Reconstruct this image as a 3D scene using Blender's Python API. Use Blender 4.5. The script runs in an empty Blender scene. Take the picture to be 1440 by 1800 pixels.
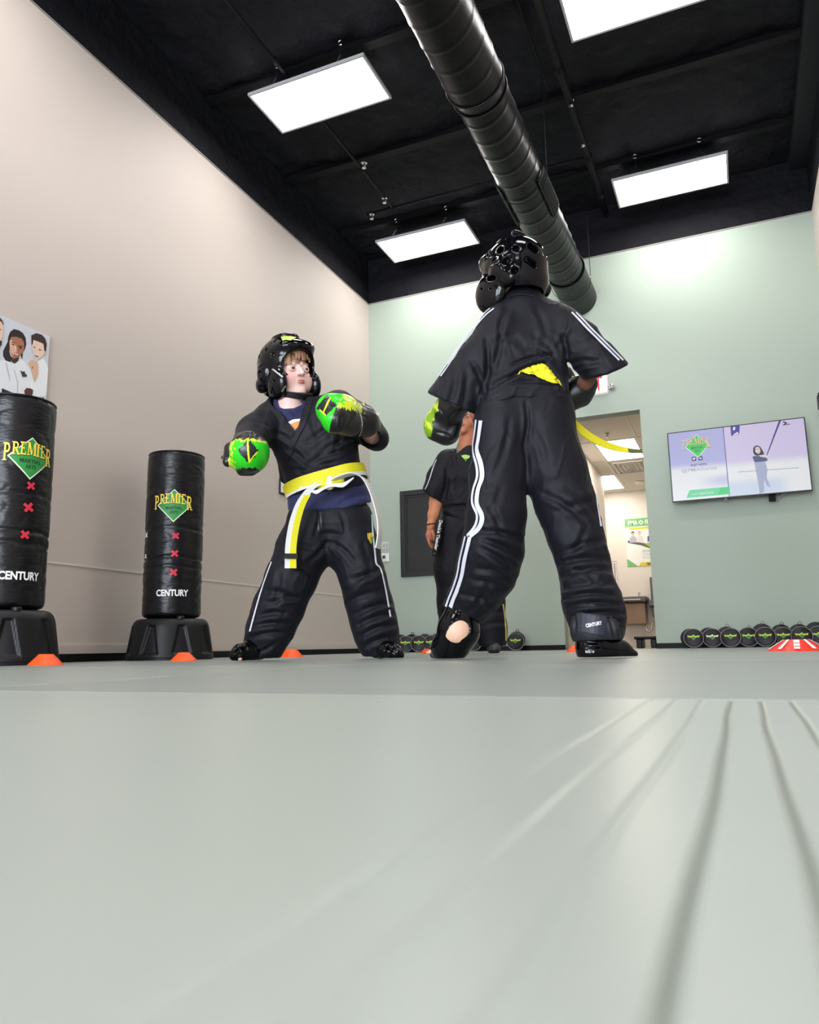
import bpy, bmesh, math, random
import numpy as np
from mathutils import Vector, Matrix
from mathutils.bvhtree import BVHTree

S = bpy.context.scene
COL = S.collection
PI = math.pi

# ------------------------------------------------------------------ camera
CAM_H = 0.047
YAW, PITCH, ROLL, FPX = 0.402645, 0.174891, -0.0178115, 1346.86
_F = np.array([-math.sin(YAW)*math.cos(PITCH), math.cos(YAW)*math.cos(PITCH), math.sin(PITCH)])
_r0 = np.array([math.cos(YAW), math.sin(YAW), 0.0])
_u0 = np.cross(_r0, _F)
_R = math.cos(ROLL)*_r0 + math.sin(ROLL)*_u0
_U = -math.sin(ROLL)*_r0 + math.cos(ROLL)*_u0
CAM = np.array([0, 0, CAM_H])
cd = bpy.data.cameras.new('camera')
cam = bpy.data.objects.new('camera', cd)
COL.objects.link(cam)
M = Matrix.Identity(4)
for i in range(3):
    M[i][0] = _R[i]; M[i][1] = _U[i]; M[i][2] = -_F[i]; M[i][3] = CAM[i]
cam.matrix_world = M
cd.sensor_fit = 'HORIZONTAL'
cd.sensor_width = 7.3
cd.lens = 7.3*FPX/1440
cd.clip_start = 0.005
cd.dof.use_dof = True
cd.dof.focus_distance = 3.2
cd.dof.aperture_fstop = 2.0
S.camera = cam

# ------------------------------------------------------------------ world, exposure
S.view_settings.view_transform = 'Standard'
S.view_settings.look = 'None'
S.view_settings.gamma = 1.0
S.view_settings.use_curve_mapping = False
S.view_settings.exposure = 0.0
w = bpy.data.worlds.new('daylight'); S.world = w
w.use_nodes = True
w.node_tree.nodes['Background'].inputs[0].default_value = (0.75, 0.85, 1.0, 1)
w.node_tree.nodes['Background'].inputs[1].default_value = 1.0
PANEL = 20.5          # strength of the lit ceiling panels
HALL = 15           # strength of the panels in the hallway

for k, (x_, wd_) in enumerate(((-2.35, 1.9), (-.2, 1.9))):      # daylight falling in through the storefront windows
    ld = bpy.data.lights.new('storefront_daylight', 'AREA'); ld.shape = 'RECTANGLE'; ld.size = wd_; ld.size_y = 2.7
    ld.energy = 360; ld.color = (.82, .89, 1.0)
    lo_ = bpy.data.objects.new('storefront_daylight', ld); COL.objects.link(lo_)
    lo_.location = (x_, -4.6, 1.6); lo_.rotation_euler = (math.radians(90), 0, 0)

# ------------------------------------------------------------------ helpers: coordinates
def ray(px, py):
    return _F + _R*(px-720)/FPX - _U*(py-900)/FPX
_G = np.array([-math.sin(YAW), math.cos(YAW), 0.0])      # horizontal viewing direction
RH = np.array([math.cos(YAW), math.sin(YAW), 0.0])       # horizontal right
UP = np.array([0, 0, 1.0])
def at(px, py, g):            # point g metres away, measured level
    r = ray(px, py); return CAM + r*(g/(r@_G))
def onX(px, py, X): r = ray(px, py); return CAM + r*(X/r[0])
def onY(px, py, Y): r = ray(px, py); return CAM + r*(Y/r[1])
def onZ(px, py, Z): r = ray(px, py); return CAM + r*((Z-CAM_H)/r[2])
def mpp(P):                   # metres per pixel at P
    return ((np.asarray(P)-CAM)@_F)/FPX
def proj(P):
    d = np.asarray(P, float)-CAM; z = d@_F
    return np.stack([720+FPX*(d@_R)/z, 900-FPX*(d@_U)/z], -1)

# ------------------------------------------------------------------ helpers: materials
def lin(c):
    if isinstance(c, str):
        c = [int(c[i:i+2], 16)/255 for i in (0, 2, 4)]
    else:
        c = [v/255 for v in c]
    return tuple(v/12.92 if v <= .04045 else ((v+.055)/1.055)**2.4 for v in c)+(1.0,)
MATS = {}
def mat(name, color, rough=.6, metal=0, spec=.5, emit=None, strength=0, bump=None, var=None, coat=0, attr=False, sheen=0, aniso=None):
    if name in MATS: return MATS[name]
    m = bpy.data.materials.new(name); m.use_nodes = True
    nt = m.node_tree; b = nt.nodes['Principled BSDF']
    b.inputs['Base Color'].default_value = lin(color)
    b.inputs['Roughness'].default_value = rough
    b.inputs['Metallic'].default_value = metal
    b.inputs['Specular IOR Level'].default_value = spec
    b.inputs['Coat Weight'].default_value = coat
    b.inputs['Coat Roughness'].default_value = .08
    if sheen:
        b.inputs['Sheen Weight'].default_value = sheen
        b.inputs['Sheen Roughness'].default_value = .4
    tc = nt.nodes.new('ShaderNodeTexCoord')
    if attr:
        a = nt.nodes.new('ShaderNodeVertexColor'); a.layer_name = 'Col'
        nt.links.new(a.outputs['Color'], b.inputs['Base Color'])
        if strength:
            nt.links.new(a.outputs['Color'], b.inputs['Emission Color'])
            b.inputs['Emission Strength'].default_value = strength
    if emit is not None:
        b.inputs['Emission Color'].default_value = lin(emit)
        b.inputs['Emission Strength'].default_value = strength
    if var:                                   # (scale, amount) slow mottling of the colour
        n = nt.nodes.new('ShaderNodeTexNoise'); n.inputs['Scale'].default_value = var[0]
        n.inputs['Detail'].default_value = 4
        nt.links.new(tc.outputs['Object'], n.inputs['Vector'])
        mx = nt.nodes.new('ShaderNodeMix'); mx.data_type = 'RGBA'
        c = lin(color)
        mx.inputs[6].default_value = tuple(v*(1-var[1]) for v in c[:3])+(1,)
        mx.inputs[7].default_value = tuple(min(1, v*(1+var[1])) for v in c[:3])+(1,)
        nt.links.new(n.outputs['Fac'], mx.inputs[0])
        nt.links.new(mx.outputs[2], b.inputs['Base Color'])
    if bump:                                  # (scale, strength, distance)
        n = nt.nodes.new('ShaderNodeTexNoise'); n.inputs['Scale'].default_value = bump[0]
        n.inputs['Detail'].default_value = 5
        if aniso:
            mp = nt.nodes.new('ShaderNodeMapping'); mp.inputs['Scale'].default_value = aniso
            nt.links.new(tc.outputs['Object'], mp.inputs['Vector'])
            nt.links.new(mp.outputs['Vector'], n.inputs['Vector'])
        else:
            nt.links.new(tc.outputs['Object'], n.inputs['Vector'])
        bp = nt.nodes.new('ShaderNodeBump'); bp.inputs['Strength'].default_value = bump[1]
        bp.inputs['Distance'].default_value = bump[2]
        nt.links.new(n.outputs['Fac'], bp.inputs['Height'])
        nt.links.new(bp.outputs['Normal'], b.inputs['Normal'])
    MATS[name] = m
    return m

# ------------------------------------------------------------------ helpers: objects
def wloc(o):
    v = np.zeros(3)
    while o is not None:
        v += np.array(o.location); o = o.parent
    return v
def tag(o, label=None, cat=None, group=None, kind=None):
    if label: o['label'] = label
    if cat: o['category'] = cat
    if group: o['group'] = group
    if kind: o['kind'] = kind
    return o
def empty(name, loc, label=None, cat=None, group=None):
    o = bpy.data.objects.new(name, None); COL.objects.link(o)
    o.location = tuple(float(x) for x in loc); o.empty_display_size = .1
    return tag(o, label, cat, group)
def obj(name, V, F, m, parent=None, smooth=False, loc=None, cols=None, mi=None, label=None):
    V = np.asarray(V, float).reshape(-1, 3)
    me = bpy.data.meshes.new(name)
    base = wloc(parent) if parent is not None else np.zeros(3)
    own = np.zeros(3) if loc is None else np.asarray(loc, float)-base
    me.from_pydata((V-base-own).tolist(), [], [list(map(int, f)) for f in F] if not isinstance(F, np.ndarray) else F.tolist())
    for k in (m if isinstance(m, (list, tuple)) else [m]): me.materials.append(k)
    if mi is not None: me.polygons.foreach_set('material_index', np.asarray(mi, dtype=np.int32))
    if smooth: me.polygons.foreach_set('use_smooth', np.ones(len(me.polygons), dtype=bool))
    if cols is not None:
        a = me.color_attributes.new('Col', 'FLOAT_COLOR', 'POINT')
        c = np.ones((len(V), 4), dtype=np.float32); c[:, :3] = cols
        a.data.foreach_set('color', c.ravel())
    me.update()
    o = bpy.data.objects.new(name, me); COL.objects.link(o)
    if parent is not None: o.parent = parent
    o.location = tuple(own)
    if label: o['label'] = label
    return o
class MB:                                     # collects pieces that form one part
    def __init__(s): s.V = []; s.F = []; s.M = []; s.n = 0
    def add(s, V, F, mi=0):
        V = np.asarray(V, float).reshape(-1, 3)
        s.V.append(V); s.F += [[i+s.n for i in f] for f in F]; s.M += [mi]*len(F); s.n += len(V)
        return s
    def box(s, lo, hi, mi=0, bev=0):
        V, F = box_vf(lo, hi, bev); return s.add(V, F, mi)
    def tube(s, pts, r, n=10, mi=0, caps=True):
        V, F = tube_vf(pts, r, n, caps); return s.add(V, F, mi)
    def build(s, name, m, parent=None, smooth=False, loc=None, label=None):
        return obj(name, np.concatenate(s.V), s.F, m, parent, smooth, loc, mi=s.M, label=label)
def box_vf(lo, hi, bev=0):
    lo = np.array(lo, float); hi = np.array(hi, float)
    if not bev:
        V = [[(lo, hi)[i][0], (lo, hi)[j][1], (lo, hi)[k][2]] for i in (0, 1) for j in (0, 1) for k in (0, 1)]
        F = [[0, 1, 3, 2], [4, 6, 7, 5], [0, 4, 5, 1], [2, 3, 7, 6], [0, 2, 6, 4], [1, 5, 7, 3]]
        return np.array(V), F
    bm = bmesh.new(); bmesh.ops.create_cube(bm, size=1)
    for v in bm.verts:
        v.co = Vector([(lo[i]+hi[i])/2+v.co[i]*(hi[i]-lo[i]) for i in range(3)])
    bmesh.ops.bevel(bm, geom=bm.edges[:], offset=bev, segments=2, affect='EDGES', profile=.5)
    bm.verts.index_update()
    V = np.array([v.co[:] for v in bm.verts]); F = [[v.index for v in f.verts] for f in bm.faces]
    bm.free(); return V, F
def frames(P):
    P = np.asarray(P, float); n = len(P)
    T = np.gradient(P, axis=0); T /= np.linalg.norm(T, axis=1)[:, None]
    N = np.zeros_like(P)
    a = np.array([0, 0, 1.0]) if abs(T[0][2]) < .9 else np.array([1.0, 0, 0])
    N[0] = np.cross(T[0], a); N[0] /= np.linalg.norm(N[0])
    for i in range(1, n):
        v = N[i-1]-T[i]*(N[i-1]@T[i]); N[i] = v/np.linalg.norm(v)
    return T, N, np.cross(T, N)
def tube_vf(pts, r, n=10, caps=True):
    P = np.asarray(pts, float); T, N, B = frames(P)
    r = np.broadcast_to(np.asarray(r, float), (len(P),))
    a = np.linspace(0, 2*PI, n, endpoint=False)
    V = (P[:, None]+r[:, None, None]*(np.cos(a)[None, :, None]*N[:, None]+np.sin(a)[None, :, None]*B[:, None])).reshape(-1, 3)
    F = [[i*n+j, i*n+(j+1) % n, (i+1)*n+(j+1) % n, (i+1)*n+j] for i in range(len(P)-1) for j in range(n)]
    if caps:
        F.append(list(range(n))[::-1]); F.append([(len(P)-1)*n+j for j in range(n)])
    return V, F
def lathe_vf(prof, n=64, c=(0, 0, 0)):        # prof: (r, z)
    c = np.array(c, float); a = np.linspace(0, 2*PI, n, endpoint=False); V = []
    for r, z in prof:
        V += [[c[0]+r*math.cos(t), c[1]+r*math.sin(t), c[2]+z] for t in a]
    m = len(prof)
    F = [[i*n+j, i*n+(j+1) % n, (i+1)*n+(j+1) % n, (i+1)*n+j] for i in range(m-1) for j in range(n)]
    if prof[0][0] > 1e-6: F.append(list(range(n))[::-1])
    if prof[-1][0] > 1e-6: F.append([(m-1)*n+j for j in range(n)])
    return np.array(V), F
def spline(P, n=24):                          # Catmull-Rom through the points
    P = np.asarray(P, float); P = np.vstack([2*P[0]-P[1], P, 2*P[-1]-P[-2]]); out = []
    k = len(P)-3
    for i in range(k):
        p0, p1, p2, p3 = P[i:i+4]
        m = max(2, int(n/k))
        for t in np.linspace(0, 1, m, endpoint=False):
            out.append(.5*((2*p1)+(-p0+p2)*t+(2*p0-5*p1+4*p2-p3)*t*t+(-p0+3*p1-3*p2+p3)*t**3))
    out.append(P[-2]); return np.array(out)
def ribbon_vf(P, W, width, th=.003):          # flat strap: path P, width directions W
    P = np.asarray(P, float); W = np.asarray(W, float)
    W = np.broadcast_to(W, P.shape); W = W/np.linalg.norm(W, axis=1)[:, None]
    T = np.gradient(P, axis=0); N = np.cross(T, W); N /= np.linalg.norm(N, axis=1)[:, None]
    width = np.broadcast_to(np.asarray(width, float), (len(P),))[:, None]
    a = P+W*width/2; b = P-W*width/2; h = N*th/2
    V = np.stack([a+h, b+h, b-h, a-h], 1).reshape(-1, 3)
    F = [[i*4+j, i*4+(j+1) % 4, (i+1)*4+(j+1) % 4, (i+1)*4+j] for i in range(len(P)-1) for j in range(4)]
    F += [[0, 1, 2, 3], [len(P)*4-1-j for j in range(4)]]
    return V, F
_txt = {}
def text_vf(s, size=1.0, bold=.0, ext=0):     # lettering centred on the origin in the XY plane
    key = (s, bold)
    if key not in _txt:
        c = bpy.data.curves.new('t', 'FONT'); c.body = s; c.offset = bold; c.resolution_u = 3
        o = bpy.data.objects.new('t', c); COL.objects.link(o)
        dg = bpy.context.evaluated_depsgraph_get()
        me = bpy.data.meshes.new_from_object(o.evaluated_get(dg))
        V = np.array([v.co[:] for v in me.vertices]); F = [list(p.vertices) for p in me.polygons]
        bpy.data.objects.remove(o); bpy.data.curves.remove(c); bpy.data.meshes.remove(me)
        V[:, 0] -= (V[:, 0].min()+V[:, 0].max())/2; V[:, 1] -= (V[:, 1].min()+V[:, 1].max())/2
        _txt[key] = (V, F)
    V, F = _txt[key]
    return V*size, F
def fit_text(s, wd, ht, bold=0):              # lettering scaled into a wd x ht box
    V, F = text_vf(s, 1, bold); V = V.copy()
    V[:, 0] *= wd/np.ptp(V[:, 0]); V[:, 1] *= ht/np.ptp(V[:, 1])
    return V, F
def place(V, O, X, Y, off=0.0):               # plane coordinates -> world
    V = np.asarray(V, float); X = np.asarray(X, float); Y = np.asarray(Y, float)
    N = np.cross(X, Y)
    z = V[:, 2:3] if V.shape[1] > 2 else 0
    return np.asarray(O)+V[:, 0:1]*X+V[:, 1:2]*Y+(off+z)*N
def arc(cx, cy, r, a0, a1, n=12, ry=None):
    ry = r if ry is None else ry
    return [[cx+r*math.cos(t), cy+ry*math.sin(t)] for t in np.linspace(math.radians(a0), math.radians(a1), n)]

# serif capitals, each a list of polygons in a unit box
def _r(a, b, c, d): return [[a, b], [c, b], [c, d], [a, d]]
def _bowl():
    out = []
    o = arc(.52, .72, .34, 90, -90, 9, .28); i = arc(.52, .72, .16, 90, -90, 9, .16)
    for k in range(8): out.append([o[k], o[k+1], i[k+1], i[k]])
    return out
SERIF = {
 'P': [_r(.16, 0, .38, 1), _r(.02, 0, .52, .07), _r(.02, .93, .2, 1), _r(.38, .88, .52, 1), _r(.38, .44, .52, .56)]+_bowl(),
 'R': [_r(.14, 0, .36, 1), _r(.02, 0, .5, .07), _r(.02, .93, .2, 1), _r(.36, .88, .52, 1), _r(.36, .44, .52, .56)]+_bowl()+[[[.42, .5], [.66, .5], [1.02, .0], [.78, 0]], _r(.74, 0, 1.1, .07)],
 'E': [_r(.16, 0, .38, 1), _r(.02, .9, .86, 1), _r(.38, .46, .66, .55), _r(.02, 0, .9, .1), _r(.78, .74, .86, .9), _r(.82, .1, .9, .28), _r(.6, .38, .66, .63)],
 'M': [_r(.1, 0, .2, 1), _r(.78, 0, 1.0, 1), [[.06, 1], [.3, 1], [.6, .12], [.48, .0]], [[.48, 0], [.56, .1], [.86, 1], [.78, 1]], _r(0, 0, .32, .07), _r(.68, 0, 1.1, .07), _r(0, .93, .2, 1), _r(.85, .93, 1.1, 1)],
 'I': [_r(.14, 0, .4, 1), _r(.0, 0, .54, .08), _r(.0, .92, .54, 1)],
}
def logo_parts():                             # school emblem, unit width: (verts, faces, material index)
    out = []
    def poly(p, mi, z=0): out.append((np.array([[a, b, z] for a, b in p]), [list(range(len(p)))], mi))
    c = -.12
    poly([[0, .36], [.42, c+.06], [0, -.5], [-.42, c+.06]], 0, 0)                # pale outline
    poly([[0, .335], [.385, c+.06], [0, -.465], [-.385, c+.06]], 1, .002)        # green diamond
    x = -.5
    for k, (ch, wd) in enumerate(zip('PREMIER', (.15, .14, .125, .17, .085, .125, .16))):
        t = (x+wd/2)/.5
        top = .25-.06*t*t; h = .26 if k not in (0, 6) else .36
        if k == 0 or k == 6: top = .2
        for p in SERIF[ch]:
            q = [[x+a*wd*(1.5 if ch == 'I' else .95), top-h+b*h] for a, b in p]
            poly([[a, b-.0] for a, b in q], 2, .006)
            poly([[a+.008, b-.012] for a, b in q], 3, .004)
        x += wd
    for s, yy, wd in (('MARTIAL', -.13, .4), ('ARTS', -.245, .2)):
        V, F = fit_text(s, wd, .085, .02); V = V.copy(); V[:, 1] += yy; V[:, 2] = .004
        out.append((V, F, 3))
    return out
# ================================================================== SETTING
XL, XR, YB, YF = -3.42, 0.861, 7.0, -4.0       # left, right, far and near walls
ZT, ZC = 3.71, 4.22                            # top of the painted wall, underside of the roof deck
m_beige = mat('beige_paint', (207, 195, 187), .62, bump=(180, .12, .002))
m_green = mat('sage_paint', (169, 182, 168), .62, bump=(180, .12, .002))
m_black = mat('black_paint', (12, 12, 20), .75, spec=.25, bump=(9, .9, .03))
m_blackflat = mat('black_trim', (17, 18, 22), .55)
m_cove = mat('black_rubber_base', (9, 9, 11), .55, spec=.25)
m_near = mat('near_mat_vinyl', (162, 169, 161), .34, var=(2.0, .09), bump=(500, .15, .0006))
m_mid = mat('grey_green_mat_vinyl', (138, 144, 139), .38, var=(2.2, .08), bump=(420, .2, .0006))
m_sub = mat('subfloor', (60, 62, 60), .8)

def struct(name, V, F, m, mi=None, parent=None):
    o = obj(name, V, F, m, parent, mi=mi)
    if parent is None: o['kind'] = 'structure'
    return o
def quad_box(name, lo, hi, m): return struct(name, *box_vf(lo, hi), m)

# floor: a slab with the mats laid on it as pieces
floor = quad_box('floor', (XL-.1, YF-.1, -.12), (XR+.1, YB+.3, -.035), m_sub)
def edge(x): return .695+(.732-.695)*(.05-x)/(.05+.90)          # seam between the two nearest mats
# near mat, with fine parallel grooves running away from the camera
xs = [XL]; zs = [0.0]
for k in range(-3, 12):
    x = -.0128+k*.0213; d = .0011*{-3: .25, -2: .4, -1: .6}.get(k, 1)
    xs += [x-.0026, x-.0009, x+.0009, x+.0026]; zs += [0, -d, -d, 0]
xs.append(XR); zs.append(0)
ys = [YF, -1.5, -.4, -.05]+list(np.linspace(.02, .2, 14))+list(np.linspace(.23, .66, 16))+[.69]
V = []; rng = np.random.RandomState(4)
ph = rng.rand(len(xs))*6
for j, y in enumerate(ys):
    for i, x in enumerate(xs):
        inner = 0 < i < len(xs)-1
        yy = y if j < len(ys)-1 else edge(x)
        wob = .0007*math.sin(y*12+((i-1)//4)*1.3)+.0003*math.sin(y*31+((i-1)//4)*2.1) if inner else 0
        V.append([x+wob, yy, zs[i]])
n = len(xs)
F = [[j*n+i, j*n+i+1, (j+1)*n+i+1, (j+1)*n+i] for j in range(len(ys)-1) for i in range(n-1)]
m_groove = mat('mat_groove', (112, 118, 108), .7)
mi = [1 if (0 < i < n-1 and zs[i] < -.0008 and zs[i+1] < -.0008) else 0 for j in range(len(ys)-1) for i in range(n-1)]
b0 = len(V)
V += [[XL, YF, -.034], [XR, YF, -.034], [XR, edge(XR), -.034], [XL, edge(XL), -.034]]
top = (len(ys)-1)*n
F += [[b0+3, b0+2]+[top+i for i in range(n-1, -1, -1)]]; mi += [0]
mo = obj('floor_mat', V, F, [m_near, m_groove], floor, mi=mi)
# the mats beyond it: bevelled slabs, the seams run diagonally away
def slab(poly, m, z=0.0, b=.004, th=.034):
    P = np.array(poly, float); c = P.mean(0)
    k = len(P)
    inn = []
    for i in range(k):
        a = P[i-1]-P[i]; d = P[(i+1) % k]-P[i]
        a /= np.linalg.norm(a); d /= np.linalg.norm(d)
        inn.append(P[i]+(a+d)/max(.5, abs(a[0]*d[1]-a[1]*d[0]))*b)
    V = [[*p, z] for p in inn]+[[*p, z-b*.8] for p in P]+[[*p, z-th] for p in P]
    F = [list(range(k))]+[[i, i+k, (i+1) % k+k, (i+1) % k] for i in range(k)]+[[i+k, i+2*k, (i+1) % k+2*k, (i+1) % k+k] for i in range(k)]
    return obj('floor_mat', V, [f[::-1] if f is F[0] and False else f for f in F], m, floor)
E1 = lambda x, g=.003: [x, edge(x)+g]
m_mid2 = mat('pale_mat_vinyl', (146, 153, 146), .36, var=(2.2, .08), bump=(420, .2, .0006))
YJ = 2.14
slab([E1(XL), E1(-1.02), [-1.02, YJ-.003], [XL, YJ-.003]], m_mid2)
slab([E1(-1.015), E1(XR), [XR, YJ-.003], [-1.015, YJ-.003]], m_mid)
slab([[XL, YJ], [-1.02, YJ], [-1.02, 4.29], [XL, 4.29]], m_mid)
slab([[-1.015, YJ], [XR, YJ], [XR, 4.29], [-1.015, 4.29]], m_mid2)
slab([[XL, 4.295], [-1.02, 4.295], [-1.02, YB], [XL, YB]], m_mid2)
slab([[-1.015, 4.295], [XR, 4.295], [XR, YB], [-1.015, YB]], m_mid)

# walls (the top band under the deck is painted black)
def wall(name, lo, hi, split, ms):
    mb = MB(); mb.box(lo, (hi[0], hi[1], split), 0); mb.box((lo[0], lo[1], split), hi, 1)
    o = mb.build(name, ms); o['kind'] = 'structure'; return o
wl = wall('wall_left', (XL-.15, YF, -.1), (XL, YB+.15, ZC), ZT, [m_beige, m_black])
wr = wall('wall_right', (XR, YF, -.1), (XR+.15, YB+.15, ZC), ZT, [m_beige, m_black])
DX0, DX1, DZ = -1.475, -0.687, 2.142           # doorway
mb = MB()
mb.box((XL, YB, -.1), (DX0, YB+.14, ZT)); mb.box((DX1, YB, -.1), (XR, YB+.14, ZT)); mb.box((DX0, YB, DZ), (DX1, YB+.14, ZT))
mb.box((XL, YB, ZT), (XR, YB+.14, ZC), 1)
o = mb.build('wall_back', [m_green, m_black]); o['kind'] = 'structure'
# storefront wall behind the camera, with two tall windows that let the daylight in
mb = MB(); y0, y1 = YF-.15, YF
wins = [(-3.3, -1.4), (-1.15, .75)]
xs_ = [XL]+[v for a in wins for v in a]+[XR]
for i in range(0, 6, 2): mb.box((xs_[i], y0, -.1), (xs_[i+1], y1, ZT))
for a, b in wins: mb.box((a, y0, 3.0), (b, y1, ZT)); mb.box((a, y0, -.1), (b, y1, .2))
mb.box((XL, y0, ZT), (XR, y1, ZC), 1)
o = mb.build('wall_front', [m_beige, m_black]); o['kind'] = 'structure'
m_glass = mat('window_glass', (235, 240, 242), .02)
_n = m_glass.node_tree; _t = _n.nodes.new('ShaderNodeBsdfTransparent'); _g = _n.nodes.new('ShaderNodeBsdfGlossy'); _g.inputs['Roughness'].default_value = .02
_f = _n.nodes.new('ShaderNodeFresnel'); _x = _n.nodes.new('ShaderNodeMixShader')
_n.links.new(_f.outputs[0], _x.inputs[0]); _n.links.new(_t.outputs[0], _x.inputs[1]); _n.links.new(_g.outputs[0], _x.inputs[2])
_n.links.new(_x.outputs[0], _n.nodes['Material Output'].inputs[0])
for k, (a, b) in enumerate(wins):
    f = MB(); d = .05
    f.box((a, y0+.04, .2), (a+d, y1-.04, 3.0)); f.box((b-d, y0+.04, .2), (b, y1-.04, 3.0)); f.box((a, y0+.04, .2), (b, y1-.04, .25)); f.box((a, y0+.04, 2.95), (b, y1-.04, 3.0))
    wo = f.build('window_%d' % (k+1), m_blackflat); wo['kind'] = 'structure'
    obj('pane', *box_vf((a+d, y0+.07, .25), (b-d, y0+.08, 2.95)), m_glass, wo)
# wall trims: drywall reveal, painted base board, black cove base
quad_box('trim_1', (XL, YF, .530), (XL+.004, YB, .541), mat('reveal_bead', (222, 214, 205), .5))
quad_box('baseboard_left', (XL, YF, 0), (XL+.012, YB, .094), m_beige)
quad_box('trim_2', (XL+.012, YF, 0), (XL+.03, YB, .045), m_cove)
mb = MB(); mb.box((XL+.03, YB-.014, 0), (DX0, YB, .045)); mb.box((DX1, YB-.014, 0), (XR, YB, .045))
o = mb.build('baseboard_back', m_cove); o['kind'] = 'structure'
quad_box('baseboard_right', (XR-.014, YF, 0), (XR, YB-.014, .045), m_cove)
# thin caulk edge where the paint meets the black band
quad_box('trim_3', (XL, YF, ZT-.004), (XL+.006, YB, ZT+.006), mat('paint_edge', (150, 145, 140), .6))
quad_box('trim_4', (XL+.006, YB-.006, ZT-.004), (XR, YB, ZT+.006), MATS['paint_edge'])

# roof deck, rough with sprayed foam
def vhash(nx, seed): return np.random.RandomState(seed).rand(nx, nx, nx).astype(np.float32)*2-1
_L = {}
def vnoise(P, scale=1.0, seed=0, octv=1):
    P = np.asarray(P, float)*scale; out = np.zeros(len(P)); amp = 1
    for o_ in range(octv):
        k = (seed+o_) % 7
        if k not in _L: _L[k] = vhash(32, 11+k)
        T = _L[k]; i = np.floor(P).astype(int); f = P-i; f = f*f*(3-2*f); r = 0
        for a in (0, 1):
            for b in (0, 1):
                for c in (0, 1):
                    wgt = (f[:, 0] if a else 1-f[:, 0])*(f[:, 1] if b else 1-f[:, 1])*(f[:, 2] if c else 1-f[:, 2])
                    r = r+wgt*T[(i[:, 0]+a) % 32, (i[:, 1]+b) % 32, (i[:, 2]+c) % 32]
        out += amp*r; amp *= .5; P = P*2.03+7.1
    return out
nx, ny = 110, 260
gx = np.linspace(XL-.1, XR+.1, nx); gy = np.linspace(YF-.1, YB+.1, ny)
XX, YY = np.meshgrid(gx, gy)
P = np.stack([XX.ravel(), YY.ravel(), np.zeros(nx*ny)], 1)
zz = ZC+.012+.016*vnoise(P, 9, 1, 3)-.02*np.clip(vnoise(P, 2.2, 2, 2), 0, 1)
P[:, 2] = zz
idx = np.arange(nx*ny).reshape(ny, nx)
F = np.stack([idx[:-1, :-1], idx[1:, :-1], idx[1:, 1:], idx[:-1, 1:]], -1).reshape(-1, 4)
ce = obj('ceiling', P, F, m_black, smooth=True); ce['kind'] = 'structure'
quad_box('trim_5', (XL-.1, YF-.1, ZC+.06), (XR+.1, YB+.1, ZC+.12), m_blackflat)
# soffit beam along the right wall, roof joists
quad_box('trim_6', (.725, YF, ZC-.09), (XR, YB, ZC-.001), mat('black_beam', (24, 25, 31), .6, spec=.4))
m_steel = mat('black_painted_steel', (9, 9, 12), .6, spec=.2)
for y in (-2.2, -.9, .4, 1.7, 3.0, 4.22, 5.35, 6.35):
    j = MB(); j.box((XL, y-.035, ZC-.052), (.72, y+.035, ZC-.044)); j.box((XL, y-.008, ZC-.044), (.72, y+.008, ZC+.02))
    o = j.build('roof_joist', m_steel); o['kind'] = 'structure'

# hallway through the doorway
HZ, HY, HX0, HX1 = 2.5, 12.75, -1.72, -.35
m_hall = mat('hallway_paint', (230, 223, 214), .65)
m_tile = mat('ceiling_tile', (222, 216, 206), .8, bump=(160, .35, .002))
m_grid = mat('ceiling_grid_white', (226, 222, 214), .5)
quad_box('wall_hallway_left', (HX0-.1, YB+.14, -.1), (HX0, 11.45, HZ), m_hall)
quad_box('wall_hallway_right', (HX1, YB+.14, -.1), (HX1+.1, HY, HZ), m_hall)
quad_box('wall_hallway_far', (-3.0, HY, -.1), (HX1+.1, HY+.1, HZ), m_hall)
quad_box('wall_recess_left', (-3.1, 11.45, -.1), (-3.0, HY, HZ), m_hall)
quad_box('wall_recess_near', (-3.0, 11.35, -.1), (HX0-.1, 11.45, HZ), m_hall)
quad_box('floor_hallway', (-3.1, YB+.3, -.1), (HX1, HY, -.002), mat('hallway_vinyl', (150, 140, 128), .4))
quad_box('floor_threshold', (DX0, YB, -.1), (DX1, YB+.3, -.001), mat('threshold_metal', (120, 118, 112), .35, metal=.6))
quad_box('wall_doorway_left', (HX0, YB+.14, -.1), (DX0-.0, YB+.15, HZ), m_hall)
quad_box('wall_doorway_right', (DX1, YB+.14, -.1), (HX1, YB+.15, HZ), m_hall)
quad_box('wall_doorway_top', (DX0, YB+.14, DZ), (DX1, YB+.15, HZ), m_hall)
# dropped ceiling: tiles in a grid, with the two lit panels set into it
hc = quad_box('ceiling_hallway', (-3.1, YB+.14, HZ+.05), (HX1+.1, HY+.1, HZ+.1), m_tile)
tx = [-3.04, -2.55, -2.05, -1.52, -.98, -.36]; ty = [7.16, 8.26, 9.36, 10.46, 11.36, 12.46, 12.74]
g = MB()
for x in tx: g.box((x-.012, ty[0], HZ), (x+.012, ty[-1], HZ+.02))
for y in ty: g.box((tx[0], y-.012, HZ), (tx[-1], y+.012, HZ+.02))
g.build('ceiling_grid', m_grid, hc)
lit = {(3, 2), (2, 4)}
for i in range(len(tx)-1):
    for j in range(len(ty)-1):
        if (i, j) in lit or (i == 3 and j == 3): continue
        obj('ceiling_tile', *box_vf((tx[i]+.013, ty[j]+.013, HZ+.008), (tx[i+1]-.013, ty[j+1]-.013, HZ+.025)), m_tile, hc)
m_diff = mat('hallway_diffuser', (255, 252, 245), .5, emit=(255, 247, 235), strength=HALL)
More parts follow.
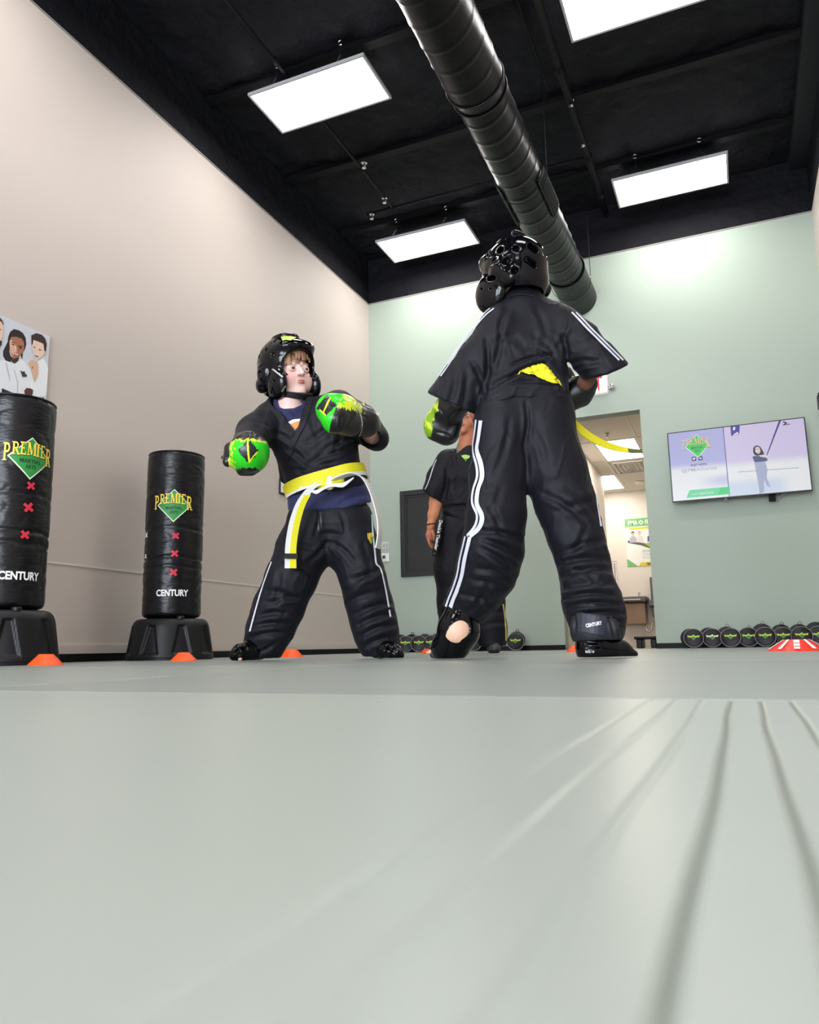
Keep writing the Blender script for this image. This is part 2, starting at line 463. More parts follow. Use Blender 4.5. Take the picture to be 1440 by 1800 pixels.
for k, (i, j) in enumerate(sorted(lit)):
    lo = (tx[i]+.015, ty[j]+.015); hi = (tx[i+1]-.015, ty[j+1]-.015)
    t = empty('ceiling_light', ((lo[0]+hi[0])/2, (lo[1]+hi[1])/2, HZ+.01), ['farther flush white light panel in the hallway ceiling', 'nearer flush white light panel in the hallway ceiling, under the belt tail'][k], 'ceiling light', 'lights in the hallway ceiling')
    obj('diffuser', *box_vf((lo[0]+.02, lo[1]+.02, HZ+.006), (hi[0]-.02, hi[1]-.02, HZ+.012)), m_diff, t)
    f = MB(); f.box((lo[0], lo[1], HZ+.003), (lo[0]+.02, hi[1], HZ+.03)); f.box((hi[0]-.02, lo[1], HZ+.003), (hi[0], hi[1], HZ+.03))
    f.box((lo[0]+.02, lo[1], HZ+.003), (hi[0]-.02, lo[1]+.02, HZ+.03)); f.box((lo[0]+.02, hi[1]-.02, HZ+.003), (hi[0]-.02, hi[1], HZ+.03))
    f.build('frame', m_grid, t)
# air vent in the next ceiling bay
lo = np.array([tx[3]+.015, ty[3]+.013]); hi = np.array([tx[4]-.015, ty[4]-.013])
v = empty('air_vent', ((lo[0]+hi[0])/2, (lo[1]+hi[1])/2, HZ), 'square white air diffuser in the hallway ceiling beyond the light panel', 'air vent')
obj('plate', *box_vf((lo[0], lo[1], HZ+.008), (hi[0], hi[1], HZ+.02)), m_tile, v)
for k in range(4):
    a = .05+k*.055
    x0, x1, yy0, yy1 = lo[0]+a, hi[0]-a, lo[1]+a*1.4, hi[1]-a*1.4
    r = MB(); h = HZ-.018+k*.004
    for q in (((x0, yy0, h), (x1, yy0+.02, HZ+.008)), ((x0, yy1-.02, h), (x1, yy1, HZ+.008)), ((x0, yy0+.02, h), (x0+.02, yy1-.02, HZ+.008)), ((x1-.02, yy0+.02, h), (x1, yy1-.02, HZ+.008))): r.box(*q)
    r.build('louver', mat('vent_metal', (205, 202, 196), .4), v)
m_chrome = mat('chrome', (200, 200, 200), .2, metal=1)
m_whitepl = mat('white_plastic', (232, 232, 228), .4)
def sprinkler(p, label, r=.03, grp='sprinkler heads in the hallway ceiling'):
    t = empty('fire_sprinkler', p, label, 'sprinkler', grp)
    V, F = lathe_vf([(r, 0), (r, -.006), (r*.5, -.012), (r*.25, -.014), (r*.25, -.04), (0.001, -.04)], 16, p); obj('escutcheon', V, F, m_chrome, t)
    V, F = lathe_vf([(r*.7, -.045), (r*.7, -.05), (.001, -.052)], 12, p); V[:, 2] += 0; obj('deflector', V, F, m_chrome, t)
    b = MB(); b.tube([np.array(p)+[r*.4, 0, -.012], np.array(p)+[r*.5, 0, -.03], np.array(p)+[0, 0, -.046]], .003, 6); b.tube([np.array(p)+[-r*.4, 0, -.012], np.array(p)+[-r*.5, 0, -.03], np.array(p)+[0, 0, -.046]], .003, 6)
    b.build('arm', m_chrome, t)
sprinkler(onZ(1067, 762, HZ), 'chrome sprinkler head before the nearer hallway light')
sprinkler(onZ(1113, 826, HZ), 'small chrome sprinkler head beyond the hallway vent')
p = onZ(1124, 847, HZ)
t = empty('smoke_detector', p, 'round white smoke detector at the far end of the hallway ceiling', 'smoke detector')
V, F = lathe_vf([(.07, 0), (.07, -.012), (.05, -.03), (.03, -.04), (.001, -.04)], 24, p); obj('body', V, F, m_whitepl, t, smooth=True)
V, F = lathe_vf([(.018, -.04), (.018, -.045), (.001, -.045)], 12, p); obj('sensor', V, F, m_chrome, t)

# ================================================================== CEILING THINGS
m_panel = mat('lit_panel', (255, 255, 255), .5, emit=(255, 252, 248), strength=PANEL)
m_alu = mat('light_frame', (190, 190, 192), .4)
ZL = 3.95
def light_panel(x0, y0, label, w=.925, d=.455):
    t = empty('ceiling_light', (x0+w/2, y0+d/2, ZL), label, 'ceiling light', 'suspended light panels')
    b = .016
    obj('diffuser', *box_vf((x0+b, y0+b, ZL+.004), (x0+w-b, y0+d-b, ZL+.01)), m_panel, t)
    f = MB()
    f.box((x0, y0, ZL), (x0+b, y0+d, ZL+.022)); f.box((x0+w-b, y0, ZL), (x0+w, y0+d, ZL+.022))
    f.box((x0+b, y0, ZL), (x0+w-b, y0+b, ZL+.022)); f.box((x0+b, y0+d-b, ZL), (x0+w-b, y0+d, ZL+.022))
    f.build('frame', m_alu, t)
    obj('housing', *box_vf((x0+.03, y0+.03, ZL+.023), (x0+w-.03, y0+d-.03, ZL+.045)), m_blackflat, t)
    for fx in (.22, .78):
        for fy in (.12, .88):
            x, y = x0+w*fx, y0+d*fy
            c = MB(); top = ZC-.07
            c.tube([[x, y, ZL+.06], [x, y, top]], .0022, 6)
            c.tube([[x-.05, y, ZL+.045], [x, y, ZL+.12]], .002, 6); c.tube([[x+.05, y, ZL+.045], [x, y, ZL+.12]], .002, 6)
            h = c.build('hanger_wire', m_chrome, t)
            obj('hook', *tube_vf([[x+.018*math.cos(a), y, top+.012+.018*math.sin(a)] for a in np.linspace(0, 5.2, 12)], .0035, 6), m_chrome, h)
    return t
panels = [(-2.925, 4.05, 'suspended light panel above and left of the ducting, nearest the beige wall'),
          (-2.975, 6.25, 'suspended light panel in front of the green wall, left of the duct'),
          (-.705, 6.20, 'suspended light panel right of the duct, nearest the green wall'),
          (-.705, 4.07, 'large light panel cut by the top edge, right of the duct')]
for p in panels: light_panel(*p)
for y in (1.9, -.25, -2.4):
    for x in (-2.925, -.705): light_panel(x, y, 'suspended light panel on the %s, %s' % ('left' if x < -2 else 'right', {1.9: 'just above the camera', -.25: 'behind the camera', -2.4: 'nearest the storefront windows'}[y]))

# spiral duct
dx, dz = -1.17, 3.31
def duct_section(y0, y1, r0, r1, name='duct_section', parent=None, m=None, ends=False, pitch=.17):
    n, k = 72, max(3, int((y1-y0)/.012))
    V = []; F = []
    for i in range(k+1):
        t = i/k; y = y0+(y1-y0)*t; r = r0+(r1-r0)*t
        for j in range(n):
            a = 2*PI*j/n
            ph = ((y/pitch)+a/(2*PI)) % 1.0
            rr = r+.0045*math.exp(-((ph-.5)/.055)**2)
            V.append([dx+rr*math.cos(a), y, dz+rr*math.sin(a)])
    F = [[i*n+j, i*n+(j+1) % n, (i+1)*n+(j+1) % n, (i+1)*n+j] for i in range(k) for j in range(n)]
    if ends: F += [list(range(n))[::-1], [k*n+j for j in range(n)]]
    return obj(name, V, F, m, parent, smooth=True)
m_duct = mat('black_duct', (9, 8, 11), .38, metal=.0, spec=.24, bump=(14, .25, .01))
du = empty('air_duct', (dx, YB, dz), 'long round spiral duct painted black, running to the green wall', 'duct')
duct_section(-3.9, 3.84, .170, .170, parent=du, m=m_duct)
duct_section(3.84, 3.92, .170, .160, parent=du, m=m_duct, pitch=9)
duct_section(3.92, 6.35, .160, .160, parent=du, m=m_duct)
duct_section(6.35, 6.995, .166, .166, parent=du, m=m_duct, ends=True, pitch=9)
for y, r in ((3.83, .175), (3.93, .166), (6.35, .170), (1.6, .176)):
    V, F = tube_vf([[dx+r*math.cos(a), y, dz+r*math.sin(a)] for a in np.linspace(0, 2*PI, 61)], .006, 8, False)
    obj('collar', V, F, m_duct, du, smooth=True)
# side registers with louvres
for sgn, a0 in ((1, -18), (-1, 198)):
    y0, y1 = 4.80, 5.30; rr = .166
    fr = MB()
    for (ya, yb, aa, ab) in ((y0, y1, -22, -19), (y0, y1, 19, 22), (y0, y0+.015, -22, 22), (y1-.015, y1, -22, 22)):
        A = [math.radians(a0+t) for t in np.linspace(aa, ab, 8)]
        Vv = [[dx+q*math.cos(a), y, dz+q*math.sin(a)] for q in (rr, rr+.012) for y in (ya, yb) for a in A]
        k = 8; Ff = []
        for i in range(k-1):
            Ff += [[i, i+1, k+i+1, k+i], [2*k+i, 3*k+i, 3*k+i+1, 2*k+i+1], [i, 2*k+i, 2*k+i+1, i+1], [k+i, k+i+1, 3*k+i+1, 3*k+i]]
        Ff += [[0, k, 3*k, 2*k], [k-1, 3*k-1, 4*k-1, 2*k-1]]
        fr.add(Vv, Ff)
    f = fr.build('register_frame', m_steel, du)
    for q in range(6):
        t = a0-14+q*5.6; a = math.radians(t); b = math.radians(t+3)
        obj('louver', *ribbon_vf([[dx+(rr+.008)*math.cos(a), y0+.015, dz+(rr+.008)*math.sin(a)], [dx+(rr+.008)*math.cos(a), (y0+y1)/2, dz+(rr+.008)*math.sin(a)], [dx+(rr+.008)*math.cos(a), y1-.015, dz+(rr+.008)*math.sin(a)]], [math.cos(a+.7), 0, math.sin(a+.7)], .016, .002), m_blackflat, f)
for y in (1.0, 2.9, 4.9, 6.6):
    w_ = MB(); w_.tube([[dx-.18, y, dz+.02], [dx-.18, y, ZC-.06]], .003, 6); w_.tube([[dx+.18, y, dz+.02], [dx+.18, y, ZC-.06]], .003, 6)
    w_.tube([[dx+.18*math.cos(a), y, dz+.18*math.sin(a)] for a in np.linspace(PI, 2*PI, 24)], .0028, 6)
    w_.build('hanger_strap', m_steel, du)

# sprinkler pipes
pm = empty('sprinkler_pipe', (-.83, 4, ZC-.12), 'black sprinkler main running under the roof between the duct and the right lights', 'pipe')
obj('pipe', *tube_vf([[-.86, YF, ZC-.13], [-.86, 1, ZC-.13], [-.86, 6.9, ZC-.13]], .03, 14), m_steel, pm, smooth=True)
for y in (2.5, 4.9, 6.0, 6.6): obj('coupling', *tube_vf([[-.86, y-.03, ZC-.13], [-.86, y+.03, ZC-.13]], .038, 14), m_steel, pm, smooth=True)
pb = empty('sprinkler_pipe', (-1.8, 6.0, ZC-.12), 'thin black branch pipe crossing behind the duct', 'pipe')
obj('pipe', *tube_vf([[-2.9, 5.98, ZC-.13], [-.9, 5.98, ZC-.13]], .012, 10), m_steel, pb, smooth=True)
for x in (-2.9, -2.68): obj('coupling', *tube_vf([[x-.03, 5.98, ZC-.13], [x+.03, 5.98, ZC-.13]], .018, 10), m_steel, pb, smooth=True)
pc = empty('sprinkler_pipe', (-2.66, 5.0, ZC-.12), 'thin black pipe between the two left light panels', 'pipe')
obj('pipe', *tube_vf([[-2.66, 3.2, ZC-.13], [-2.66, 5.96, ZC-.13]], .014, 10), m_steel, pc, smooth=True)
for y in (4.0, 5.35): obj('coupling', *tube_vf([[-2.66, y-.03, ZC-.13], [-2.66, y+.03, ZC-.13]], .02, 10), m_steel, pc, smooth=True)
sprinkler((-2.88, 5.98, ZC-.142), 'small sprinkler head at the left end of the branch pipe', .026, 'sprinkler heads under the black roof')
for (px, py, lab) in ((640, 286, 'chrome sprinkler head hanging between the left light panels'), (676, 348, 'chrome sprinkler head on the branch pipe above the far left light'), (1024, 247, 'chrome sprinkler head beside the black main pipe, right of the duct'), (1003, 176, 'upper sprinkler head between duct and main pipe')):
    sprinkler(onZ(px, py, ZC-.13), lab, .026, 'sprinkler heads under the black roof')
# conduit along the deck
obj_c = obj('conduit', *tube_vf([[-1.0, 3.0, ZC-.03], [-1.0, 5.2, ZC-.03]], .008, 8), m_steel); tag(obj_c, 'thin black conduit on the roof deck right of the duct', 'conduit')
# ================================================================== THINGS IN THE ROOM
m_pale = mat('emblem_outline', (222, 232, 205), .5)
m_egreen = mat('emblem_green', (38, 140, 60), .5)
m_eyel = mat('emblem_yellow', (245, 214, 70), .5)
m_edark = mat('emblem_dark', (28, 45, 28), .6)
LOGO = [m_pale, m_egreen, m_eyel, m_edark]
m_white = mat('white_print', (238, 238, 238), .5)
m_vinyl = mat('black_bag_vinyl', (9, 9, 14), .30, spec=.36, bump=(26, .3, .008), aniso=(1, 1, 3.5))
m_baseplastic = mat('black_base_plastic', (14, 14, 17), .45, spec=.32)
m_redtape = mat('red_tape', (205, 40, 62), .45); m_bluetape = mat('blue_tape', (38, 70, 190), .45)

def cyl_frame(c, r, px, py):                   # angle and height where a sight line meets the bag
    d = ray(px, py); a = d[0]**2+d[1]**2; b = -2*(d[0]*c[0]+d[1]*c[1]); q = c[0]**2+c[1]**2-r*r
    t = (-b-math.sqrt(max(0, b*b-4*a*q)))/(2*a)
    P = CAM+d*t; return math.atan2(P[1]-c[1], P[0]-c[0]), P[2]
def bend(V, c, r, th0, z0, off=.002, rot=0):   # wrap plane coordinates onto the bag, reading left to right
    V = np.array(V, float)
    if rot:
        ca, sa = math.cos(rot), math.sin(rot); x, y = V[:, 0].copy(), V[:, 1].copy(); V[:, 0] = ca*x-sa*y; V[:, 1] = sa*x+ca*y
    th = th0+V[:, 0]/r; rr = r+off+(V[:, 2] if V.shape[1] > 2 else 0)
    return np.stack([c[0]+rr*np.cos(th), c[1]+rr*np.sin(th), z0+V[:, 1]], 1)
def densify(V, F, h):                          # cut long faces so that they can bend
    bm = bmesh.new(); vs = [bm.verts.new(v) for v in V]
    for f in F:
        try: bm.faces.new([vs[i] for i in f])
        except ValueError: pass
    bmesh.ops.triangulate(bm, faces=bm.faces[:])
    for _ in range(4):
        e = [e for e in bm.edges if e.calc_length() > h]
        if not e: break
        bmesh.ops.subdivide_edges(bm, edges=e, cuts=1)
        bmesh.ops.triangulate(bm, faces=[f for f in bm.faces if len(f.verts) > 3])
    bm.verts.index_update()
    V = np.array([v.co[:] for v in bm.verts]); F = [[v.index for v in f.verts] for f in bm.faces]; bm.free()
    return V, F

def punching_bag(c, zb, zt, rb, R, label, emb, cen, crosses, seed):
    t = empty('punching_bag', (c[0], c[1], 0), label, 'punching bag', 'free-standing punching bags along the beige wall')
    # bag
    n, prof = 120, []
    k = 110
    for i in range(k+1):
        z = zb+(zt-zb)*i/k; e = min((z-zb)/.03, (zt-z)/.035, 1.0)
        prof.append((rb*(.80+.20*math.sqrt(max(0, 1-(1-e)**2))), z))
    V, F = lathe_vf([(.001, zb+.004)]+prof+[(rb*.72, zt+.004), (.001, zt+.006)], n, (c[0], c[1], 0))
    d = V-[c[0], c[1], 0]; rad = np.hypot(d[:, 0], d[:, 1]); ang = np.arctan2(d[:, 1], d[:, 0])
    Q = np.stack([ang*1.6+seed, d[:, 2]*17, rad*0+seed], 1)
    dd = -.0032*np.clip(1-np.abs(vnoise(Q, 1, 1, 2))*2.6, 0, 1)**2+.003*vnoise(Q, .5, 3)
    for zc, dep in ((zb+(zt-zb)*.345, .010), (zb+(zt-zb)*.29, .006), (zb+(zt-zb)*.52, .005)):
        zz_ = zc+.008*np.sin(ang*2+seed*3)+.004*np.sin(ang*5)
        dd -= dep*np.exp(-((d[:, 2]-zz_)/.006)**2)
    m_ = (rad > rb*.9)
    V[m_, 0] += (np.cos(ang)*dd)[m_]; V[m_, 1] += (np.sin(ang)*dd)[m_]
    bag = obj('bag', V, F, m_vinyl, t, smooth=True)
    obj('rim_piping', *tube_vf([[c[0]+(rb*.97)*math.cos(a), c[1]+(rb*.97)*math.sin(a), zt-.012] for a in np.linspace(0, 2*PI, 72)], .004, 6, False), m_vinyl, bag, smooth=True)
    # base: flared tub with keyhole-shaped recesses
    H = zb-.005; nA, nZ = 240, 46; V = []
    for i in range(nZ+1):
        z = H*i/nZ
        for j in range(nA):
            a = 2*PI*j/nA
            lobe = .5+.5*math.cos(8*a)
            rr = R*(1-.15*(z/H))*(1-.012*lobe)
            e = min(1, (H-z)/(.05)); rr *= .86+.14*math.sqrt(max(0, 1-(1-e)**2)) if z > H-.05 else 1
            if z < .012: rr *= .985
            aw = ((a*8/(2*PI)+.25) % 1.0)-.5; hh = (z/H)
            wdt = .30-.17*(hh-.16)/.66
            if .14 < hh < .84:
                ins = min(wdt-abs(aw), (hh-.14)*1.2, (.84-hh)*1.2)
                rr -= .016*min(1, max(0, ins)/.045)
            V.append([c[0]+rr*math.cos(a), c[1]+rr*math.sin(a), z])
    F = [[i*nA+j, i*nA+(j+1) % nA, (i+1)*nA+(j+1) % nA, (i+1)*nA+j] for i in range(nZ) for j in range(nA)]
    F += [list(range(nA))[::-1], [nZ*nA+j for j in range(nA)]]
    base = obj('base', V, F, m_baseplastic, t, smooth=True)
    V, F = lathe_vf([(.05, 0), (.05, .02)], 24, (c[0], c[1], H-.003)); obj('neck', V, F, m_baseplastic, t)
    a = math.atan2(-c[1], -c[0])+.28
    p = np.array([c[0]+R*.72*math.cos(a), c[1]+R*.72*math.sin(a), H+.001])
    V, F = lathe_vf([(.022, -.006), (.022, .008), (.018, .011), (.001, .011)], 16, p); obj('fill_cap', V, F, m_baseplastic, base)
    # emblem and lettering
    a0, z0 = cyl_frame(c, rb, *emb[:2]); sc = emb[2]
    mb = MB()
    for Vv, Ff, mi in logo_parts():
        Vv, Ff = densify(Vv*[sc, sc*.98, .35], Ff, .03)
        mb.add(bend(Vv, c, rb, a0, z0, .0022), Ff, mi)
    mb.build('printed_emblem', LOGO, bag)
    a1, z1 = cyl_frame(c, rb, *cen[:2])
    Vv, Ff = fit_text('CENTURY', cen[2], cen[2]*.215, .035); Vv, Ff = densify(Vv, Ff, .03)
    obj('printed_lettering', bend(Vv, c, rb, a1, z1, .003), Ff, m_white, bag)
    for px, py, s, col in crosses:
        a2, z2 = cyl_frame(c, rb, px, py); th = random.Random(px*7+py).uniform(-.2, .2)
        mb = MB()
        for q in (PI/4, -PI/4):
            L = s/2*1.15; w2 = s*.17
            Vv, Ff = densify([[-L, -w2, 0], [L, -w2, 0], [L, w2, 0], [-L, w2, 0]], [[0, 1, 2, 3]], .012)
            Vv = np.array(Vv); Vv[:, 2] = .0005*(q > 0)
            mb.add(bend(Vv, c, rb, a2, z2, .0035, q+th), Ff)
        mb.build('tape_cross', {'r': m_redtape, 'b': m_bluetape, 'w': m_white}[col], bag)
    return t
c2 = (-3.075, 3.62)
punching_bag(c2, .238, 1.225, .166, .25, 'whole black standing punching bag with yellow and green emblem, between poster bag and boy', (306, 884, .232), (303, 1042, .18),
             [(309, 942, .038, 'r'), (307, 973, .04, 'r'), (305, 1006, .042, 'r'), (357, 923, .03, 'b'), (356.5, 966, .03, 'b'), (353.5, 1023, .026, 'b'), (258.5, 941, .03, 'w'), (257, 978, .026, 'w')], 1)
c1 = (-3.075, 2.495)
punching_bag(c1, .245, 1.232, .166, .25, 'black standing punching bag cut by the left edge, in front of the poster', (55, 800, .235), (36, 1012, .178),
             [(54, 854, .036, 'r'), (49.5, 892, .043, 'r'), (43.5, 940, .038, 'r'), (-46, 960, .03, 'b')], 5)

# disc cones
m_orange = mat('orange_cone_plastic', (250, 82, 22), .42, spec=.4, sheen=0)
m_red = mat('red_cone_plastic', (232, 46, 22), .42)
def disc_cone(px, py, r, h, label, m=None, stripes=0):
    p = onZ(px, py, 0); p[2] = 0
    t = empty('disc_cone', p, label, 'cone', 'disc cones on the mats')
    th = .003
    V, F = lathe_vf([(r, 0), (r*.97, .004), (r*.40, h), (r*.36, h), (r*.34, h-th), (r*.92, 0)], 48, p)
    obj('disc', V, F[:5*48], m or m_orange, t, smooth=False)
    for k in range(stripes):
        a = math.atan2(-p[1], -p[0])+(k-(stripes-1)/2)*.62
        c0, c1_ = np.array([math.cos(a), math.sin(a), 0]), np.array([-math.sin(a), math.cos(a), 0])
        n = np.array([math.cos(a)*h, math.sin(a)*h, r*.57]); n /= np.linalg.norm(n)
        A = p+c0*r*.93+np.array([0, 0, .01]); B = p+c0*r*.42+np.array([0, 0, h-.002])
        w0, w1 = (.009, .006)
        for (u, v_) in ([(0, 1)] if k != stripes//2 else [(0, .22), (.3, .55), (.63, .95)]):
            s0, s1 = A+(B-A)*u, A+(B-A)*v_
            if k == stripes//2: w0 = w1 = .012
            q = [s0-c1_*w0, s0+c1_*w0, s1+c1_*w1, s1-c1_*w1]
            obj('printed_stripe' if k != stripes//2 else 'printed_mark', np.array(q)+n*.0025, [[0, 1, 2, 3]], m_white, t)
disc_cone(80, 1169.3, .071, .046, 'orange disc cone by the base of the left punching bag')
disc_cone(323, 1161.8, .066, .042, 'orange disc cone before the whole punching bag')
disc_cone(512, 1155, .078, .05, 'orange disc cone seen between the legs of the boy with green gloves')
disc_cone(1402, 1144.5, .128, .052, 'larger red disc cone with white stripes at the right edge', m_red, 5)
disc_cone(753, 1149, .06, .035, 'orange disc cone mostly hidden behind the lifted boot')
disc_cone(1012, 1146, .06, .04, 'orange disc cone mostly hidden behind the standing boot')

# round pads along the far wall
m_pad = mat('black_pad_vinyl', (18, 17, 22), .45, spec=.35, bump=(60, .3, .003))
m_pipe = mat('grey_piping', (120, 120, 126), .45)
def pad(px, label, logo=m_pale, y=6.80, tilt=.30, lean=0.0, loop=True, up=0.0, grp='round black pads by the right half of the green wall', yaw=0.0, dxr=-.035, dy=0.0):
    y = y+dy
    P = onY(px, 1120, y); x = P[0]; r = .0765
    t = empty('strike_pad', (x, y, 0), label, 'strike pad', grp)
    def disc(cx, cy, cz, rad, th, nm, m, roll):
        prof = [(.001, -th/2), (rad*.88, -th/2), (rad*.97, -th*.38), (rad, -th*.2), (rad, th*.2), (rad*.97, th*.38), (rad*.88, th/2), (rad*.5, th/2+.004), (.001, th/2+.006)]
        V, F = lathe_vf(prof, 40)
        R = Matrix.Rotation(roll, 3, 'Z') @ Matrix.Rotation(yaw, 3, 'Z') @ Matrix.Rotation(PI/2-tilt, 3, 'X')
        A = np.array([list(rw) for rw in R]); return (V@A.T+[cx, cy, cz]), F, A
    V, F, A = disc(x, y, r*math.cos(tilt)*.98+.006, r, .034, '', None, 0)
    f = obj('front_pad', V, F, m_pad, t, smooth=True)
    cz = r*math.cos(tilt)*.98+.006
    ring = np.array([[r*1.0*math.cos(a), r*1.0*math.sin(a), .014] for a in np.linspace(0, 2*PI, 49)])@A.T+[x, y, cz]
    obj('piping', *tube_vf(ring, .0035, 6, False), m_pipe, f, smooth=True)
    # emblem: small winged diamond
    q = [[-.055, .018], [-.03, .012], [-.012, .012], [0, .026], [.012, .012], [.03, .012], [.055, .018], [.045, -.004], [.03, .002], [0, -.026], [-.03, .002], [-.045, -.004]]
    lv = np.array([[a*.9, b*.9+.004, .0245] for a, b in q])@A.T+[x, y, cz]
    obj('printed_emblem', lv, [list(range(12))], mat('pad_emblem', (190, 205, 70), .5) if logo is m_pale else logo, f)
    q = [[0, .012], [.02, 0], [0, -.018], [-.02, 0]]
    lv = np.array([[a, b, .0255] for a, b in q])@A.T+[x, y, cz]
    obj('printed_diamond', lv, [[0, 1, 2, 3]], m_egreen, f)
    # row of pale stitches round the lower rim
    st = MB()
    for a in np.linspace(PI*1.22, PI*1.78, 11):
        u = np.array([math.cos(a), math.sin(a), 0]); v_ = np.array([-u[1], u[0], 0])
        q = np.array([u*r*1.02-v_*.0022+[0, 0, -.012], u*r*1.02+v_*.0022+[0, 0, -.012], u*r*1.02+v_*.0022+[0, 0, .006], u*r*1.02-v_*.0022+[0, 0, .006]])
        st.add(q@A.T+[x, y, cz], [[0, 1, 2, 3]])
    st.build('stitching', m_white, f)
    r2 = .0775; V, F, A2 = disc(x+dxr, y+.075, r2*math.cos(.12)+.006+up, r2, .05, '', None, 0)
    bck = obj('rear_pad', V, F, m_pad, t, smooth=True)
    if loop:
        ctr = np.array([x+dxr+.01, y+.075, 2*r2+up+.004])
        L = [ctr+[.013*math.cos(a), 0, .016*math.sin(a)+.004] for a in np.linspace(-.4, PI+.4, 14)]
        obj('hanging_loop', *ribbon_vf(L, [0, 1, 0], .014, .003), m_blackflat, bck)
right = [(1219.5, 'first', False, 0, -.03), (1252.5, 'second', False, .006, -.03), (1285, 'third', True, .01, -.03), (1316, 'fourth', True, -.004, .0),
         (1346, 'fifth', True, .026, -.02), (1377.5, 'sixth', True, .018, -.01), (1410, 'seventh', True, .016, -.01), (1440, 'eighth', False, .03, -.01)]
rng = random.Random(3)
desc = ['lowest rear disc, nearest the doorway', 'with a faded cream emblem', 'loop at its top right', 'front disc covering its rear disc', 'tallest loop, left of the striped cone', 'just left of the striped red cone', 'directly behind the striped red cone', 'cut by the right edge of the photo']
for k, (px, nm, lp, up, ddx) in enumerate(right):
    pad(px, 'round black strike pad, %s from the doorway, %s' % (nm, desc[k]), mat('pad_emblem_faded', (222, 225, 180), .5) if k == 1 else m_pale, loop=lp, up=up, tilt=rng.uniform(.22, .36), dxr=ddx, yaw=rng.uniform(-.12, .12), dy=.03*(k % 2))
for k, (px, lab) in enumerate([(693, 'round black strike pad half hidden by the front boot of the boy with green gloves'), (713, 'round black strike pad just right of the foot of the boy with green gloves'), (736.5, 'round black strike pad between the two boys, beside the lifted boot'), (758, 'round black strike pad partly behind the lifted boot'), (832, 'round black strike pad between the lifted boot and the instructor'), (906, 'round black strike pad right of the instructor\'s shoe')]):
    pad(px, lab, loop=(k in (1, 5)), up=.012, tilt=rng.uniform(.2, .35), grp='round black pads by the left half of the green wall', dxr=.03 if k < 4 else -.01, yaw=.25, y=6.8, dy=.03*(k % 2))

# television
TY = 6.86
P0 = onY(1172, 762, TY); P1 = onY(1415, 732, TY); P2 = onY(1429, 861, TY); P3 = onY(1183, 884, TY)
x0, x1 = (P0[0]+P3[0])/2, (P1[0]+P2[0])/2; z1_, z0_ = (P0[2]+P1[2])/2, (P2[2]+P3[2])/2
tv = empty('television', ((x0+x1)/2, TY, z0_), 'wall-mounted flat television showing an advert, on the green wall', 'television')
mb = MB(); b = .009
mb.box((x0, TY, z0_), (x1, TY+.035, z1_), bev=.003); mb.box((x0+.12, TY+.035, z0_+.06), (x1-.12, TY+.055, z1_-.1), bev=.004)
mb.build('casing', mat('tv_black', (12, 12, 14), .3), tv)
mt = MB(); xm = x0+(x1-x0)*.72
mt.box((xm-.22, TY+.055, z0_+.1), (xm+.02, YB, z0_+.4)); mt.box((xm-.02, TY+.05, z0_-.045), (xm+.03, YB-.01, z0_+.12), bev=.004)
mt.build('wall_bracket', m_steel, tv)
obj('bracket_strap', *tube_vf([[xm-.01, TY+.08, z0_-.04], [xm+.04, TY+.06, z0_-.035], [xm+.1, TY+.07, z0_+.01]], .005, 8), m_chrome, tv)
V, F = lathe_vf([(.012, -.01), (.012, .006), (.006, .008), (.001, .008)], 14); V = V[:, [0, 2, 1]]; obj('sensor_eye', V+[x0+(x1-x0)*.395, TY+.012, z0_-.012], F, MATS['tv_black'], tv)
SW, SH = x1-x0-2*b, z1_-z0_-2*b
# screen picture: a pale gradient the display shows, plus flat figures
N = 40; U_, V_ = np.meshgrid(np.linspace(0, 1, N*2), np.linspace(0, 1, N))
lav = np.array(lin((176, 178, 226))[:3]); lil = np.array(lin((205, 190, 232))[:3]); whi = np.array(lin((234, 236, 238))[:3]); bl = np.array(lin((190, 205, 230))[:3])
left = (U_ < .425)[..., None]
def sm(a, b_, x): t_ = np.clip((x-a)/(b_-a), 0, 1); return (t_*t_*(3-2*t_))[..., None]
colL = whi+(lav-whi)*sm(.42, .55, V_+.05*U_)
colL = colL+(lav*.95-colL)*.6*(sm(.12, .22, V_)*(1-sm(.26, .36, V_))*sm(.15, .4, U_))
colR = whi+(lil-whi)*sm(.38, .52, V_)*.8
colR = colR+(bl-colR)*(1-sm(.12, .28, V_))*.75*(1-sm(.75, .9, U_))
col = np.where(left, colL, colR)
idx = np.arange(N*2*N).reshape(N, N*2)
Vg = np.stack([x0+b+U_.ravel()*SW, np.full(U_.size, TY-.0006), z0_+b+V_.ravel()*SH], 1)
Fg = np.stack([idx[:-1, :-1], idx[:-1, 1:], idx[1:, 1:], idx[1:, :-1]], -1).reshape(-1, 4)
m_scr = mat('tv_screen', (10, 10, 10), .25, attr=True, strength=.82)
m_scr.node_tree.nodes['Principled BSDF'].inputs['Base Color'].links and m_scr.node_tree.links.remove(m_scr.node_tree.nodes['Principled BSDF'].inputs['Base Color'].links[0])
scr = obj('screen', Vg, Fg, m_scr, tv, cols=col.reshape(-1, 3))
def em(name, c, s=.82): return mat(name, (8, 8, 8), .4, emit=c, strength=s)
def S2(u, v_, z=0): return [x0+b+u*SW, TY-.0015-z, z0_+b+v_*SH]
def spoly(name, pts, m, z=0):
    return obj(name, [S2(u, v_, z) for u, v_ in pts], [list(range(len(pts)))], m, scr)
e_nv = em('screen_navy', (34, 30, 110)); e_gr = em('screen_green', (40, 210, 80)); e_gr2 = em('screen_band_green', (110, 222, 160))
e_dk = em('screen_dark', (24, 20, 40)); e_sk = em('screen_skin', (236, 208, 205)); e_wh = em('screen_white', (238, 238, 240)); e_gy = em('screen_grey', (168, 176, 205))
